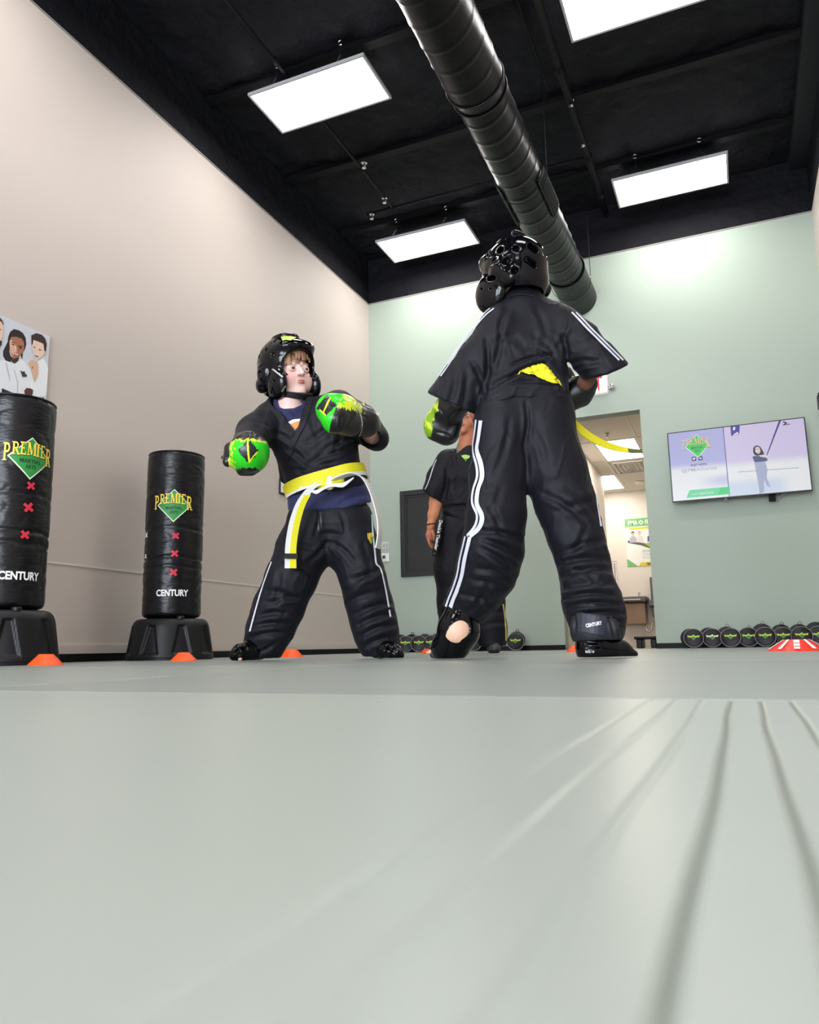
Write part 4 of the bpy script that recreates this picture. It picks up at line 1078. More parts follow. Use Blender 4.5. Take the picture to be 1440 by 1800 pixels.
def cone(a, b, ra, rb, sq=1.0, e=None):
    a = np.asarray(a, float); b = np.asarray(b, float); e = _G if e is None else e
    kq = 1/sq-1; d = b-a; d = d+e*(d@e)*kq; L = max(d@d, 1e-12)
    def fn(x, y, z):
        px, py, pz = x-a[0], y-a[1], z-a[2]
        if kq:
            q = (px*e[0]+py*e[1]+pz*e[2])*kq; px = px+q*e[0]; py = py+q*e[1]; pz = pz+q*e[2]
        t = np.clip((px*d[0]+py*d[1]+pz*d[2])/L, 0, 1)
        r = np.sqrt((px-t*d[0])**2+(py-t*d[1])**2+(pz-t*d[2])**2)-(ra+(rb-ra)*t)
        return r*(sq if sq < 1 else 1)
    m = max(ra, rb)*max(1, sq); return fn, np.minimum(a, b)-m, np.maximum(a, b)+m
def ell(c, r, A=None):                          # ellipsoid, A rows = local axes
    c = np.asarray(c, float); r = np.asarray(r, float); A = np.eye(3) if A is None else A
    def fn(x, y, z):
        p = [(x-c[0])*A[i][0]+(y-c[1])*A[i][1]+(z-c[2])*A[i][2] for i in range(3)]
        k0 = np.sqrt(sum((p[i]/r[i])**2 for i in range(3))); k1 = np.sqrt(sum((p[i]/r[i]**2)**2 for i in range(3)))+1e-9
        return k0*(k0-1)/k1
    m = r.max(); return fn, c-m, c+m
def rbox(c, hf, A=None, rd=.0):
    c = np.asarray(c, float); hf = np.asarray(hf, float); A = np.eye(3) if A is None else A
    def fn(x, y, z):
        q = [np.abs((x-c[0])*A[i][0]+(y-c[1])*A[i][1]+(z-c[2])*A[i][2])-hf[i]+rd for i in range(3)]
        return np.sqrt(sum(np.maximum(v, 0)**2 for v in q))+np.minimum(np.maximum(np.maximum(q[0], q[1]), q[2]), 0)-rd
    m = np.linalg.norm(hf); return fn, c-m, c+m
def cut(poly, g0, g1):                          # convex block seen as 'poly' (image points), between two distances
    P = np.array(poly, float); gm = (g0+g1)/2
    W = [at(x, y, g) for x, y in poly for g in (g0, g1)]
    ar = sum(P[i-1][0]*P[i][1]-P[i][0]*P[i-1][1] for i in range(len(P)))
    if ar < 0: P = P[::-1]
    pl = []
    for i in range(len(P)):
        a, b = ray(*P[i]), ray(*P[(i+1) % len(P)]); n = np.cross(a, b); n /= np.linalg.norm(n)
        c = ray(*P.mean(0))
        if n@c > 0: n = -n
        pl.append(n)
    def fn(x, y, z):
        d = None
        for n in pl:
            q = (x-CAM[0])*n[0]+(y-CAM[1])*n[1]+(z-CAM[2])*n[2]; d = q if d is None else np.maximum(d, q)
        g = (x-CAM[0])*_G[0]+(y-CAM[1])*_G[1]
        return np.maximum(d, np.maximum(g0-g, g-g1))
    W = np.array(W); return fn, W.min(0), W.max(0)
def chain(fd, nodes, k=.02, sq=1.0):            # nodes: image x, image y, distance, radius in pixels
    Pn = [at(*n[:3]) for n in nodes]; R_ = [n[3]*mpp(p) for n, p in zip(nodes, Pn)]
    for i in range(len(nodes)-1): fd.u(cone(Pn[i], Pn[i+1], R_[i], R_[i+1], sq), k)
    return fd
def folds(V, N, st, strength=1.0):              # creases drawn as strokes: x1, y1, x2, y2, width px, depth mm
    if not st: return np.zeros(len(V))
    q = proj(V); vd = V-CAM; vd /= np.linalg.norm(vd, axis=1)[:, None]; face = np.clip(-(N*vd).sum(1)*2.0, 0, 1)
    out = np.zeros(len(V))
    for x1, y1, x2, y2, w_, dp in st:
        a = np.array([x1, y1], float); d = np.array([x2-x1, y2-y1], float); L = np.linalg.norm(d); d /= L
        r = q-a; t = r@d; s_ = r@np.array([-d[1], d[0]])+.06*L*np.sin(np.clip(t/L, 0, 1)*PI)
        e = np.maximum(0, np.maximum(-t, t-L))
        env = np.exp(-(e/(1.3*w_))**2)*np.sin(np.clip(t/L, .12, .88)*PI)**.5
        out += env*dp*.001*(-np.exp(-(s_/w_)**2)+.65*np.exp(-((s_-1.6*w_)/w_)**2)+.35*np.exp(-((s_+1.7*w_)/w_)**2))
    return out*face*strength
def cloth(st, seed=0, amp=.0035, sc=(9, 9, 6), strength=1.5):
    def f(V, N):
        P = V*np.array(sc)
        w_ = vnoise(P, 1.0, seed, 2); r = 1-np.abs(vnoise(P+w_[:, None]*.6, 1.3, seed+2, 2))*1.8
        return folds(V, N, st, strength)+amp*(np.clip(r, 0, 1)**2-.35)+amp*.8*vnoise(V, 5, seed+1)
    return f
def bvh(V, F): return BVHTree.FromPolygons([tuple(v) for v in V], [tuple(map(int, f)) for f in F])
def hit(tree, px, py):
    d = ray(px, py); d = d/np.linalg.norm(d)
    loc, nor, i, dist = tree.ray_cast(Vector(CAM), Vector(d))
    return (None, None) if loc is None else (np.array(loc), np.array(nor))
def stripe(tree, pts, width, name, m, parent, off=.002, th=.002, n=40, wpx=None):
    P = []; Nn = []
    for x, y in spline([[a, b, 0] for a, b in pts], n)[:, :2]:
        p, nn = hit(tree, x, y)
        if p is not None and nn @ (p-CAM) < 0 or p is not None: P.append(p); Nn.append(nn)
    if len(P) < 3: return None
    P = np.array(P); Nn = np.array(Nn)
    g = (P-CAM)@_G; med = np.median(g); ok = np.abs(g-med) < .35; P = P[ok]; Nn = Nn[ok]
    for _ in range(3):
        P[1:-1] = (P[:-2]+2*P[1:-1]+P[2:])/4; Nn[1:-1] = (Nn[:-2]+Nn[1:-1]+Nn[2:])/3
    Nn /= np.linalg.norm(Nn, axis=1)[:, None]
    T = np.gradient(P, axis=0); W = np.cross(Nn, T)
    V, F = ribbon_vf(P+Nn*(off+th/2), W, width, th)
    return obj(name, V, F, m, parent, smooth=False)
def decal(tree, poly, name, m, parent, off=.0025, h=.008, th=0, label=None):
    P2 = np.array(poly, float); V, F = densify([[a/1000, b/1000, 0] for a, b in P2], [list(range(len(P2)))], h/ .0026/1000)
    out = []; good = []
    for v in V:
        p, n = hit(tree, v[0]*1000, v[1]*1000)
        if p is None: out.append(np.zeros(3)); good.append(False); continue
        if n@(p-CAM) > 0: n = -n
        out.append(p+n*off); good.append(True)
    F = [f for f in F if all(good[i] for i in f)]
    if not F: return None
    return obj(name, out, F, m, parent, smooth=True, label=label)
def decal_vf(tree, V2, F, name, ms, parent, cx, cy, sx, rot=0, off=.003, mi=None, h=.3, sy=None):
    # flat artwork (unit wide, y up) laid on a surface around the image point cx, cy
    out = []; ca, sa = math.cos(rot), math.sin(rot); sy = sx if sy is None else sy
    good = []
    for v in V2:
        x, y = v[0]*sx, v[1]*sy
        p, n = hit(tree, cx+ca*x+sa*y, cy-(-sa*x+ca*y))
        if p is None: out.append(np.zeros(3)); good.append(False); continue
        if n@(p-CAM) > 0: n = -n
        out.append(p+n*(off+(v[2]*.3 if len(v) > 2 else 0))); good.append(True)
    F2 = [f for f in F if all(good[i] for i in f)]
    if not F2: return None
    return obj(name, out, F2, ms, parent, smooth=False, mi=mi if mi is None or len(F2) == len(F) else None)
def band(tree, C, n, hgt, off, th, name, m, parent, a0=0, a1=2*PI, N=96, sm_=4):
    # strap laid round a body: plane through C with normal n
    n = np.asarray(n, float); n /= np.linalg.norm(n); u = np.cross(n, _G); u /= np.linalg.norm(u); v = np.cross(n, u); P = []
    full = abs(a1-a0-2*PI) < 1e-3
    A = np.linspace(a0, a1, N, endpoint=not full); R_ = []
    for a in A:
        d = math.cos(a)*u+math.sin(a)*v; rm = 0
        for o_ in (-.4, 0, .4):
            o = C+d*.6+n*hgt*o_
            loc, nor, i, dist = tree.ray_cast(Vector(o), Vector(-d))
            if loc is not None: rm = max(rm, (np.array(loc)-C)@d)
        R_.append(rm if rm > 0 else (R_[-1] if R_ else .1))
    R_ = np.array(R_)
    for _ in range(sm_):
        R_ = (np.roll(R_, 1)+2*R_+np.roll(R_, -1))/4 if full else np.concatenate([R_[:1], (R_[:-2]+2*R_[1:-1]+R_[2:])/4, R_[-1:]])
    P = np.array([C+(r+off)*(math.cos(a)*u+math.sin(a)*v) for a, r in zip(A, R_)]); D = np.array([math.cos(a)*u+math.sin(a)*v for a in A])
    V = np.stack([P+n*hgt/2, P-n*hgt/2, P-n*hgt/2+D*th, P+n*hgt/2+D*th], 1).reshape(-1, 3); k = len(A)
    F = [[i*4+j, i*4+(j+1) % 4, ((i+1) % k)*4+(j+1) % 4, ((i+1) % k)*4+j] for i in range(k if full else k-1) for j in range(4)]
    return obj(name, V, F, m, parent, smooth=False)
def headframe(yaw, pitch=0, roll=0):            # rows: across, forward, up; yaw 0 looks at the camera, + to image right
    y, p, r = map(math.radians, (yaw, pitch, roll))
    Yv = math.cos(y)*(-_G)+math.sin(y)*RH; Xv = math.cos(y)*RH+math.sin(y)*_G; Zv = UP.copy()
    Y2 = math.cos(p)*Yv+math.sin(p)*Zv; Z2 = math.cos(p)*Zv-math.sin(p)*Yv
    X3 = math.cos(r)*Xv-math.sin(r)*Z2; Z3 = math.cos(r)*Z2+math.sin(r)*Xv
    return np.array([X3, Y2, Z3])
class Head:
    def __init__(s, C, A, sc): s.C = np.array(C); s.A = A; s.sc = sc
    def w(s, p): return s.C+s.sc*(np.asarray(p, float)@s.A)
    def l(s, P): return ((P-s.C)@s.A.T)/s.sc
    def e(s, c, r): return ell(s.w(c), np.array(r)*s.sc, s.A)
    def c(s, a, b, ra, rb): return cone(s.w(a), s.w(b), ra*s.sc, rb*s.sc)
    def build_skin(s, h=.0024, neck=None, chub=1.0, ears=False, ns=1.0, ms=1.0, cs=1.0):
        R_ = .2*s.sc; fd = Field(s.C-[R_, R_, R_*1.05], s.C+[R_, R_, R_*.8], h); e, c = s.e, s.c
        fd.u(e((0, -.018, .03), (.074, .092, .085)), 0); fd.u(e((0, .018, -.035), (.060*(1+.35*(chub-1)), .062, .082*(1+(cs-1)*1.3))), .02)
        for q in (-1, 1):
            fd.u(e((q*.034*chub, .042, -.045), (.034*chub, .034, .036*chub)), .02)
            fd.u(c((q*.018, .074, .020), (q*.046, .064, .019), .0055, .005), .016)
            fd.s(e((q*.031, .096, -.001), (.019, .018, .013)), .014)
            fd.u(e((q*.031, .0655, -.001), (.0185, .0165, .0165)), .005)
            if ears: fd.u(e((q*.078, -.01, -.01), (.010, .020, .032)), .006)
        fd.u(e((0, .066, -.098*cs), (.026, .020, .018)), .022)
        fd.u(c((0, .078, .004), (0, .0925, -.0265*ns), .0072, .0088), .012)
        for q in (-1, 1):
            fd.u(e((q*.0115, .0845, -.0300*ns), (.0068, .008, .0058)), .006)
        fd.u(e((0, .0815, -.0555*ms), (.0160, .0082, .0040)), .005); fd.u(e((0, .0795, -.0640*ms), (.0135, .0086, .0044)), .005)
        fd.s(c((-.018, .0885, -.0604*ms), (.018, .0885, -.0604*ms), .0018, .0018), .002); fd.s(e((0, .098, -.046*ms), (.003, .010, .006)), .004)
        for q in (-1, 1):
            fd.s(e((q*.0055, .0945, -.0365*ns), (.0028, .0045, .0028)), .002)
            fd.s(e((q*.031, .0865, -.002), (.0138, .0140, .0045)), .002)
        if neck: chain(fd, neck, .02)
        return fd.mesh(1)
    def eyes(s, parent, gx, iris=(70, 48, 38), gz=0):
        for q in (-1, 1):
            bm = bmesh.new(); bmesh.ops.create_uvsphere(bm, u_segments=32, v_segments=24, radius=1)
            V = np.array([v.co[:] for v in bm.verts]); F = [[v.index for v in f.verts] for f in bm.faces]; bm.free()
            g = np.array([gx, 1, gz]); g /= np.linalg.norm(g); d = V@g
            col = np.where((d > .80)[:, None], np.array(lin(iris)[:3]), np.array(lin((196, 186, 184))[:3])); col[d > .94] = lin((12, 10, 10))[:3]
            obj('eye', np.array([s.w(np.array([q*.031, .0655, -.001])+v*.0150) for v in V]), F, MATS['eye_gloss'], parent, smooth=True, cols=col)
mat('eye_gloss', (220, 220, 220), .15, attr=True)
def skin_cols(hd, V, base, lip, brow, blush, chubby=.5, ns=1.0, ms=1.0):
    L = hd.l(V); col = np.tile(np.array(lin(base)[:3]), (len(V), 1))
    def mix(w_, c):
        nonlocal col; col = col+(np.array(lin(c)[:3])-col)*np.clip(w_, 0, 1)[:, None]
    fr = L[:, 1] > .02
    for q in (-1, 1):
        mix(fr*chubby*np.exp(-(((L[:, 0]-q*.04)/.022)**2+((L[:, 2]+.04)/.022)**2)), blush)
        bx = np.abs(L[:, 0]-q*.031)
        mix(fr*(L[:, 1] > .05)*.8*np.clip(1.25-(bx/.021)**4, 0, 1)*np.exp(-((L[:, 2]-.0235+bx*.16)/.0038)**2), brow)
        mix(fr*.6*np.exp(-((bx)/.017)**4)*np.exp(-((L[:, 2]-.0065)/.0018)**2)*(L[:, 1] > .06), brow)
        mix(fr*.35*np.exp(-((bx)/.02)**4)*np.exp(-((L[:, 2]+.010)/.004)**2), blush)
    mix(fr*np.clip(1.3-(L[:, 0]/.0165)**4, 0, 1)*(np.exp(-((L[:, 2]+.0560*ms)/.0036)**2)+np.exp(-((L[:, 2]+.0640*ms)/.0040)**2))*(L[:, 1] > .068), lip)
    mix(fr*.35*np.exp(-((L[:, 0])/.012)**2-((L[:, 2]+.032)/.01)**2), blush)
    return col
def join(parts):
    V = []; F = []; C_ = []; n = 0
    for v, f, c in parts:
        V.append(v); F.append(np.asarray(f)+n); C_.append(c); n += len(v)
    return np.concatenate(V), np.concatenate(F), np.concatenate(C_)
def cutbelow(fd, pts, g0, g1, k=.003, dy=90):
    for a, b in zip(pts[:-1], pts[1:]): fd.s(cut([a, b, (b[0], max(a[1], b[1])+dy), (a[0], max(a[1], b[1])+dy)], g0, g1), k)
def helmet(hd, name, parent, m, h=.0032, holes=(), pix=(), open_=True, pads=1.0, crown=True, slots=()):
    R_ = .19*hd.sc; fd = Field(hd.C-[R_, R_, R_*.95], hd.C+[R_, R_, R_*.95], h); e, c = hd.e, hd.c
    fd.u(e((0, -.010, .030), (.102, .122, .108)), 0)
    fd.u(e((0, -.052, -.030), (.088, .072, .074)), .02)
    for q in (-1, 1):
        fd.u(e((q*.076, .036, -.056), (.027*pads, .056*pads, .060*pads)), .012)
        fd.u(e((q*.094, -.022, -.008), (.018, .036, .042)), .010)
        fd.u(e((q*.084, -.055, -.045), (.018, .034, .032)), .016)
    fd.u(e((0, .055, .078), (.082, .064, .034)), .02)           # brow pad
    if crown: fd.u(e((0, .0, .128), (.05, .06, .018)), .004); fd.s(e((0, 0, .150), (.032, .042, .022)), .004)
    f0 = fd.f.copy()
    fd.s(e((0, -.016, .025), (.080, .098, .092)), .0); fd.s(e((0, .016, -.045), (.067, .074, .100)), .004)
    fd.s(c((0, -.03, -.05), (0, -.03, -.2), .07, .07), .006)
    fd.s(e((0, .135, .010), (.082, .122, .056)), .006); fd.s(e((0, .140, -.062), (.047, .108, .070)), .006)
    for q in (-1, 1):                                                            # grooves between the padding panels
        for t in (.045, -.045, -.085):
            if not pix: fd.pit(c((q*.030, t+.03, .138), (q*.108, t*.7, .055), .004, .003), f0, .006)
        fd.pit(c((q*.104, .03, .02), (q*.112, -.08, .01), .0035, .0035), f0, .006)
        for (y_, z_, r_) in () if pix else ((.045, .045, .0075), (.0, .07, .0075), (-.05, .055, .0075), (-.022, -.008, .010), (-.075, .015, .0075), (.03, .1, .0075), (.055, -.045, .005), (.03, -.08, .005)):
            fd.pit(c((q*.05, y_*.8, z_), (q*.16, y_*1.1, z_*1.25), r_, r_), f0, .012)
    for (px, py, rp, g, dx_, dy_) in pix:
        a = at(px, py, g-.28); b = at(px, py, g+.01); a2 = at(px+dx_, py+dy_, g-.28); b2 = at(px+dx_, py+dy_, g+.01); r_ = rp*mpp(b)
        fd.pit(cone(a, b, r_, r_), f0, .014)
        if dx_ or dy_:
            for t in (.25, .5, .75, 1): fd.pit(cone(a+(a2-a)*t, b+(b2-b)*t, r_, r_), f0, .014)
    V, F = fd.mesh(2)
    return V, F
m_gloss = mat('glossy_black_foam', (5, 5, 8), .12, spec=.24, coat=.12, bump=(30, .08, .002))
m_suit = mat('black_uniform_cloth', (11, 11, 21), .6, spec=.25, sheen=.05, bump=(38, .35, .004), aniso=(1, 1, .6))
m_suit_in = mat('uniform_lining', (18, 18, 25), .8)
m_shirt = mat('navy_tshirt', (27, 31, 74), .75, sheen=.2, bump=(60, .2, .002))
m_dark = mat('black_glove_leather', (14, 14, 16), .38, spec=.5, bump=(30, .4, .004))
m_paint = mat('printed_glove_leather', (40, 200, 40), .32, spec=.5, attr=True)
m_skin = mat('skin', (225, 180, 165), .5, attr=True, spec=.4)
_b = m_skin.node_tree.nodes['Principled BSDF']; _b.inputs['Subsurface Weight'].default_value = .12; _b.inputs['Subsurface Radius'].default_value = (.012, .004, .003); _b.inputs['Subsurface Scale'].default_value = .6
m_yellow = mat('yellow_belt_cotton', (218, 208, 16), .65, bump=(90, .3, .002)); m_bwhite = mat('white_belt_cotton', (214, 214, 210), .65, bump=(90, .3, .002))
m_stripe = mat('white_piping', (198, 199, 208), .6)
m_btape = mat('black_tape', (12, 12, 14), .4)
# ================================================================== BOY FACING THE CAMERA (green gloves)
g0 = 3.42
k1 = empty('person', at(560, 1150, g0)*[1, 1, 0], 'boy facing the camera in black uniform, black helmet, green gloves and yellow and white belt', 'person', 'boys sparring on the mats')
bb = lambda a, b, ga, gb: (np.min([at(x, y, g) for x in (a[0], b[0]) for y in (a[1], b[1]) for g in (ga, gb)], 0), np.max([at(x, y, g) for x in (a[0], b[0]) for y in (a[1], b[1]) for g in (ga, gb)], 0))
hd = Head(at(506, 654, g0), headframe(43, -5, -9), 1.23)
# trousers
lo, hi = bb((415, 880), (715, 1175), g0-.25, g0+.28); lo[2] = -.03
fd = Field(lo, hi, .0058)
chain(fd, [(553, 908, g0, 42), (606, 906, g0, 42)], .03, .8)
chain(fd, [(550, 925, g0, 46), (533, 968, g0, 46), (512, 1018, g0-.02, 43), (490, 1068, g0, 43), (474, 1108, g0, 39), (462, 1140, g0+.02, 31), (458, 1158, g0+.02, 29)], .035, .85)
chain(fd, [(610, 925, g0, 46), (623, 970, g0, 43), (638, 1018, g0-.02, 38), (648, 1060, g0, 38), (657, 1095, g0, 38), (664, 1125, g0, 34), (666, 1150, g0, 25)], .035, .85)
fd.floor(.012)
st = [(575, 955, 545, 985, 5, 5), (590, 958, 620, 985, 5, 5), (560, 940, 600, 942, 5, 4), (505, 985, 545, 1010, 6, 5), (560, 905, 553, 940, 4, 3), (600, 905, 606, 935, 4, 3),
      (600, 1025, 655, 1010, 6, 5), (605, 1040, 670, 1000, 6, 6), (612, 1060, 668, 1040, 6, 5), (628, 1080, 690, 1060, 5, 6), (632, 1098, 688, 1080, 5, 6), (635, 1118, 695, 1098, 5, 6), (645, 1135, 690, 1120, 5, 5),
      (450, 1085, 500, 1078, 5, 6), (445, 1102, 505, 1098, 5, 6), (440, 1122, 500, 1112, 5, 5), (470, 1040, 520, 1052, 6, 5), (475, 1060, 530, 1050, 5, 5), (505, 960, 560, 968, 6, 4), (490, 1010, 480, 1070, 6, 4), (640, 960, 650, 1010, 6, 4), (485, 1130, 455, 1145, 4, 5)]
V, F = fd.mesh(2, cloth(st, 1, .0030))
tr = obj('trousers', V, F, m_suit, k1, smooth=True); T1 = bvh(V, F)
stripe(T1, [(478, 988), (468, 1015), (458, 1045), (448, 1080), (440, 1110)], .008, 'side_stripe', m_stripe, tr)
stripe(T1, [(653, 905), (655, 940), (659, 975), (661, 992), (668, 998), (674, 1020), (680, 1050), (686, 1085)], .008, 'side_stripe', m_stripe, tr)
for dxx in (-3, 3): stripe(T1, [(562+dxx*.4, 900), (563+dxx, 925), (566+dxx*1.5, 940)], .004, 'drawstring', m_btape, tr)
d = decal(T1, [(645, 938), (654, 936), (657, 940), (656, 946), (652, 957), (646, 946)], 'printed_emblem', mat('gold_emblem', (190, 150, 30), .5), tr)
decal(T1, [(650, 945), (656, 944), (653, 955)], 'printed_diamond', m_egreen, tr, off=.0035)
# t-shirt
lo, hi = bb((470, 690), (670, 910), g0-.2, g0+.22); fd = Field(lo, hi, .0058)
chain(fd, [(494, 742, g0, 26), (575, 732, g0, 26)], .03, .8); chain(fd, [(525, 765, g0, 40), (565, 760, g0, 40)], .03, .78)
chain(fd, [(540, 830, g0, 38), (590, 820, g0, 38)], .03, .8); chain(fd, [(553, 868, g0, 41), (606, 862, g0, 41)], .03, .84)
chain(fd, [(551, 888, g0, 45), (608, 884, g0, 45)], .02, .86)
fd.u(cone(at(512, 722, g0-.01), at(508, 706, g0-.02), .085, .07), .03)
cutbelow(fd, [(470, 898), (560, 898), (610, 893), (700, 872)], g0-.4, g0+.4, 0)
fd.s(cone(at(510, 707, g0-.05), at(509, 640, g0-.04), .055, .066), .01)
V, F = fd.mesh(2, cloth([(530, 890, 560, 870, 5, 4), (600, 885, 640, 870, 5, 5), (505, 725, 530, 745, 4, 3)], 3, .002))
sh = obj('t_shirt', V, F, m_shirt, k1, smooth=True); TS = bvh(V, F)
# crossover jacket
lo, hi = bb((395, 670), (700, 895), g0-.45, g0+.25); fd = Field(lo, hi, .0052)
chain(fd, [(480, 738, g0, 30), (592, 722, g0, 30)], .03, .85)
chain(fd, [(520, 765, g0, 48), (575, 755, g0, 50)], .04, .80)
chain(fd, [(536, 800, g0, 46), (585, 792, g0, 45)], .04, .80)
chain(fd, [(541, 832, g0, 41), (592, 822, g0, 41)], .03, .84)
chain(fd, [(548, 856, g0, 46), (600, 850, g0, 46)], .02, .90)
chain(fd, [(510, 815, g0+.05, 22), (505, 838, g0+.05, 13)], .02)
chain(fd, [(478, 738, g0, 32), (448, 762, g0-.10, 32), (436, 782, g0-.24, 27)], .03)          # his right sleeve
chain(fd, [(596, 718, g0, 30), (634, 742, g0, 30), (660, 768, g0, 21), (664, 772, g0-.02, 20)], .03)     # his left sleeve
chain(fd, [(650, 768, g0, 17), (648, 766, g0-.10, 19)], .02)
fd.u(cone(at(512, 728, g0+.0), at(506, 705, g0+.02), .105, .09), .03)
fd.s(cone(at(508, 722, g0-.03), at(504, 640, g0-.03), .080, .085), .008)
fd.s(cut([(487, 700), (541, 690), (536, 712), (521, 765), (505, 745)], g0-.5, g0-.005), .004)
fd.s(cone(at(648, 766, g0-.22), at(652, 770, g0-.03), .047, .044), .004)                          # open cuff
cutbelow(fd, [(480, 869), (520, 874), (565, 874), (605, 874), (634, 862), (700, 850)], g0-.5, g0+.5, .003)
st = [(560, 800, 620, 770, 5, 5), (545, 815, 620, 790, 5, 6), (530, 830, 600, 815, 5, 5), (505, 790, 540, 815, 5, 4), (480, 760, 510, 775, 5, 4), (465, 730, 480, 765, 6, 4), (600, 750, 590, 790, 5, 4), (520, 700, 560, 770, 6, 3),
      (640, 750, 655, 790, 4, 4), (545, 775, 600, 745, 6, 4), (510, 825, 560, 838, 4, 4), (560, 840, 615, 822, 4, 4), (450, 740, 470, 750, 4, 4)]
V, F = fd.mesh(2, cloth(st, 2, .0028))
jk = obj('jacket', V, F, m_suit, k1, smooth=True); TJ = bvh(V, F)
stripe(TJ, [(484, 722), (496, 738), (508, 752), (519, 768)], .026, 'lapel', m_suit, jk, off=.001, th=.004)
stripe(TJ, [(545, 700), (540, 722), (531, 748), (519, 770), (512, 790), (505, 806)], .026, 'lapel', m_suit, jk, off=.002, th=.004)
decal(TS, [(498, 750), (505, 743), (514, 738), (530, 736), (529, 740), (516, 743), (508, 749), (502, 752)], 'printed_arc', m_white, sh, off=.003)
decal(TS, [(504, 751), (512, 745), (520, 741), (528, 740.5), (524, 752), (517, 761), (508, 757)], 'printed_shape', mat('orange_print', (238, 140, 62), .6), sh, off=.003)
decal(TS, [(520, 754), (524, 752), (520, 762), (516, 761)], 'printed_shape', mat('blue_print', (84, 92, 150), .6), sh, off=.0036)
# belt with knot and two tails
TW = TJ
C = at(572, 846, g0); nrm = UP*math.cos(.27)-RH*math.sin(.27)
bt = band(TJ, C, nrm, .050, .003, .006, 'belt', m_yellow, k1)
band(TJ, C-nrm*.027, nrm, .016, .0045, .006, 'white_edge', m_bwhite, bt)
kn = Field(at(578, 846, g0-.2)-.09, at(578, 846, g0-.2)+.09, .0035); cK = at(579, 849, g0-.175)
kn.u(ell(cK, (.028, .024, .032)), 0); kn.u(cone(cK-RH*.045-UP*.008, cK+RH*.05+UP*.012, .016, .016), .012); kn.s(cone(cK-RH*.01+UP*.05-_G*.028, cK+RH*.012-UP*.05-_G*.03, .006, .006), .004)
V, F = kn.mesh(2); q = (V-cK)@RH
obj('knot', V, F, m_paint, bt, smooth=True, cols=np.where((np.abs(q-.003) < .011)[:, None], lin((238, 238, 234))[:3], lin((232, 226, 20))[:3]))
gb = g0-.18
A = spline([at(572, 851, gb), at(550, 856, gb-.02), at(531, 880, gb-.02), at(519, 915, gb-.01), at(512, 955, gb), at(511, 985, gb), at(511, 999, gb)], 40)
wv = RH*.9+_G*.25
V, F = ribbon_vf(A, wv, np.interp(np.linspace(0, 1, len(A)), [0, .25, .5, 1], [.03, .034, .047, .050]), .005); tl = obj('tail', V, F, m_bwhite, bt)
B = A+wv*.012-_G*.006
V, F = ribbon_vf(B[10:], wv, .026, .003); obj('yellow_side', V, F, m_yellow, tl)
V, F = ribbon_vf([at(512, 973, gb-.012), at(512, 977, gb-.012), at(512, 982, gb-.012)], wv, .054, .004); obj('black_tip_band', V, F, m_btape, tl)
A = spline([at(585, 846, gb), at(600, 838, gb-.03), at(622, 833, gb-.03), at(641, 843, gb), at(655, 870, gb+.02), at(665, 905, gb+.03), at(668, 935, gb+.03), at(664, 964, gb+.03)], 44)
V, F = ribbon_vf(A, _G*.94+RH*.34, .048, .005); tl2 = obj('tail', V, F, m_bwhite, bt)
A2 = spline([at(545, 862, gb-.02), at(556, 865, gb-.02), at(570, 858, gb-.02), at(586, 853, gb-.02), at(604, 852, gb-.02), at(622, 840, gb-.02)], 30)
V, F = ribbon_vf(A2, UP+_G*.2, np.interp(np.linspace(0, 1, len(A2)), [0, .25, .5, .8, 1], [.006, .020, .010, .022, .006]), .004); obj('knot_loop', V, F, m_bwhite, bt)
# body: head, neck, torso, arms, legs and feet as one skin
lo, hi = bb((395, 690), (720, 1170), g0-.45, g0+.2); lo[2] = -.01
fd = Field(lo, hi, .0085)
chain(fd, [(508, 700, g0-.02, 19), (512, 722, g0, 22)], .02); chain(fd, [(490, 745, g0, 18), (585, 733, g0, 18)], .03); chain(fd, [(540, 745, g0, 34), (565, 820, g0, 32), (578, 895, g0, 34)], .03, .8)
chain(fd, [(484, 745, g0, 17), (448, 776, g0-.12, 15), (437, 795, g0-.30, 12)], .02)
chain(fd, [(590, 735, g0, 17), (656, 766, g0, 14), (640, 745, g0-.16, 14), (600, 728, g0-.3, 12)], .02)
chain(fd, [(555, 915, g0, 26), (510, 1020, g0, 22), (463, 1140, g0+.01, 13), (455, 1148, g0, 9), (428, 1154, g0-.07, 6)], .03)
chain(fd, [(605, 915, g0, 26), (636, 1025, g0, 22), (666, 1135, g0, 13), (668, 1146, g0, 9), (694, 1150, g0-.06, 5)], .03)
for i in range(5): chain(fd, [(424-i*2.2, 1157.5, g0-.08, 3.2), (420-i*2.4+4, 1159, g0-.12+i*.01, 2.6)], .004)
Vb, Fb = fd.mesh(1)
Vh, Fh = hd.build_skin(.0024, chub=1.18, ns=.78, ms=.82, cs=.88, neck=[(507, 680, g0-.02, 24), (508, 700, g0-.02, 21.5), (511, 722, g0-.01, 23)])
ch = skin_cols(hd, Vh, (230, 194, 186), (198, 122, 118), (140, 104, 90), (224, 150, 148), ms=.82)
V, F, Cc = join([(Vb, Fb, np.tile(lin((236, 190, 178))[:3], (len(Vb), 1))), (Vh, Fh, ch)])
bd = obj('body', V, F, m_skin, k1, smooth=True, cols=Cc)
hd.eyes(bd, .42, (60, 40, 32), -.05)
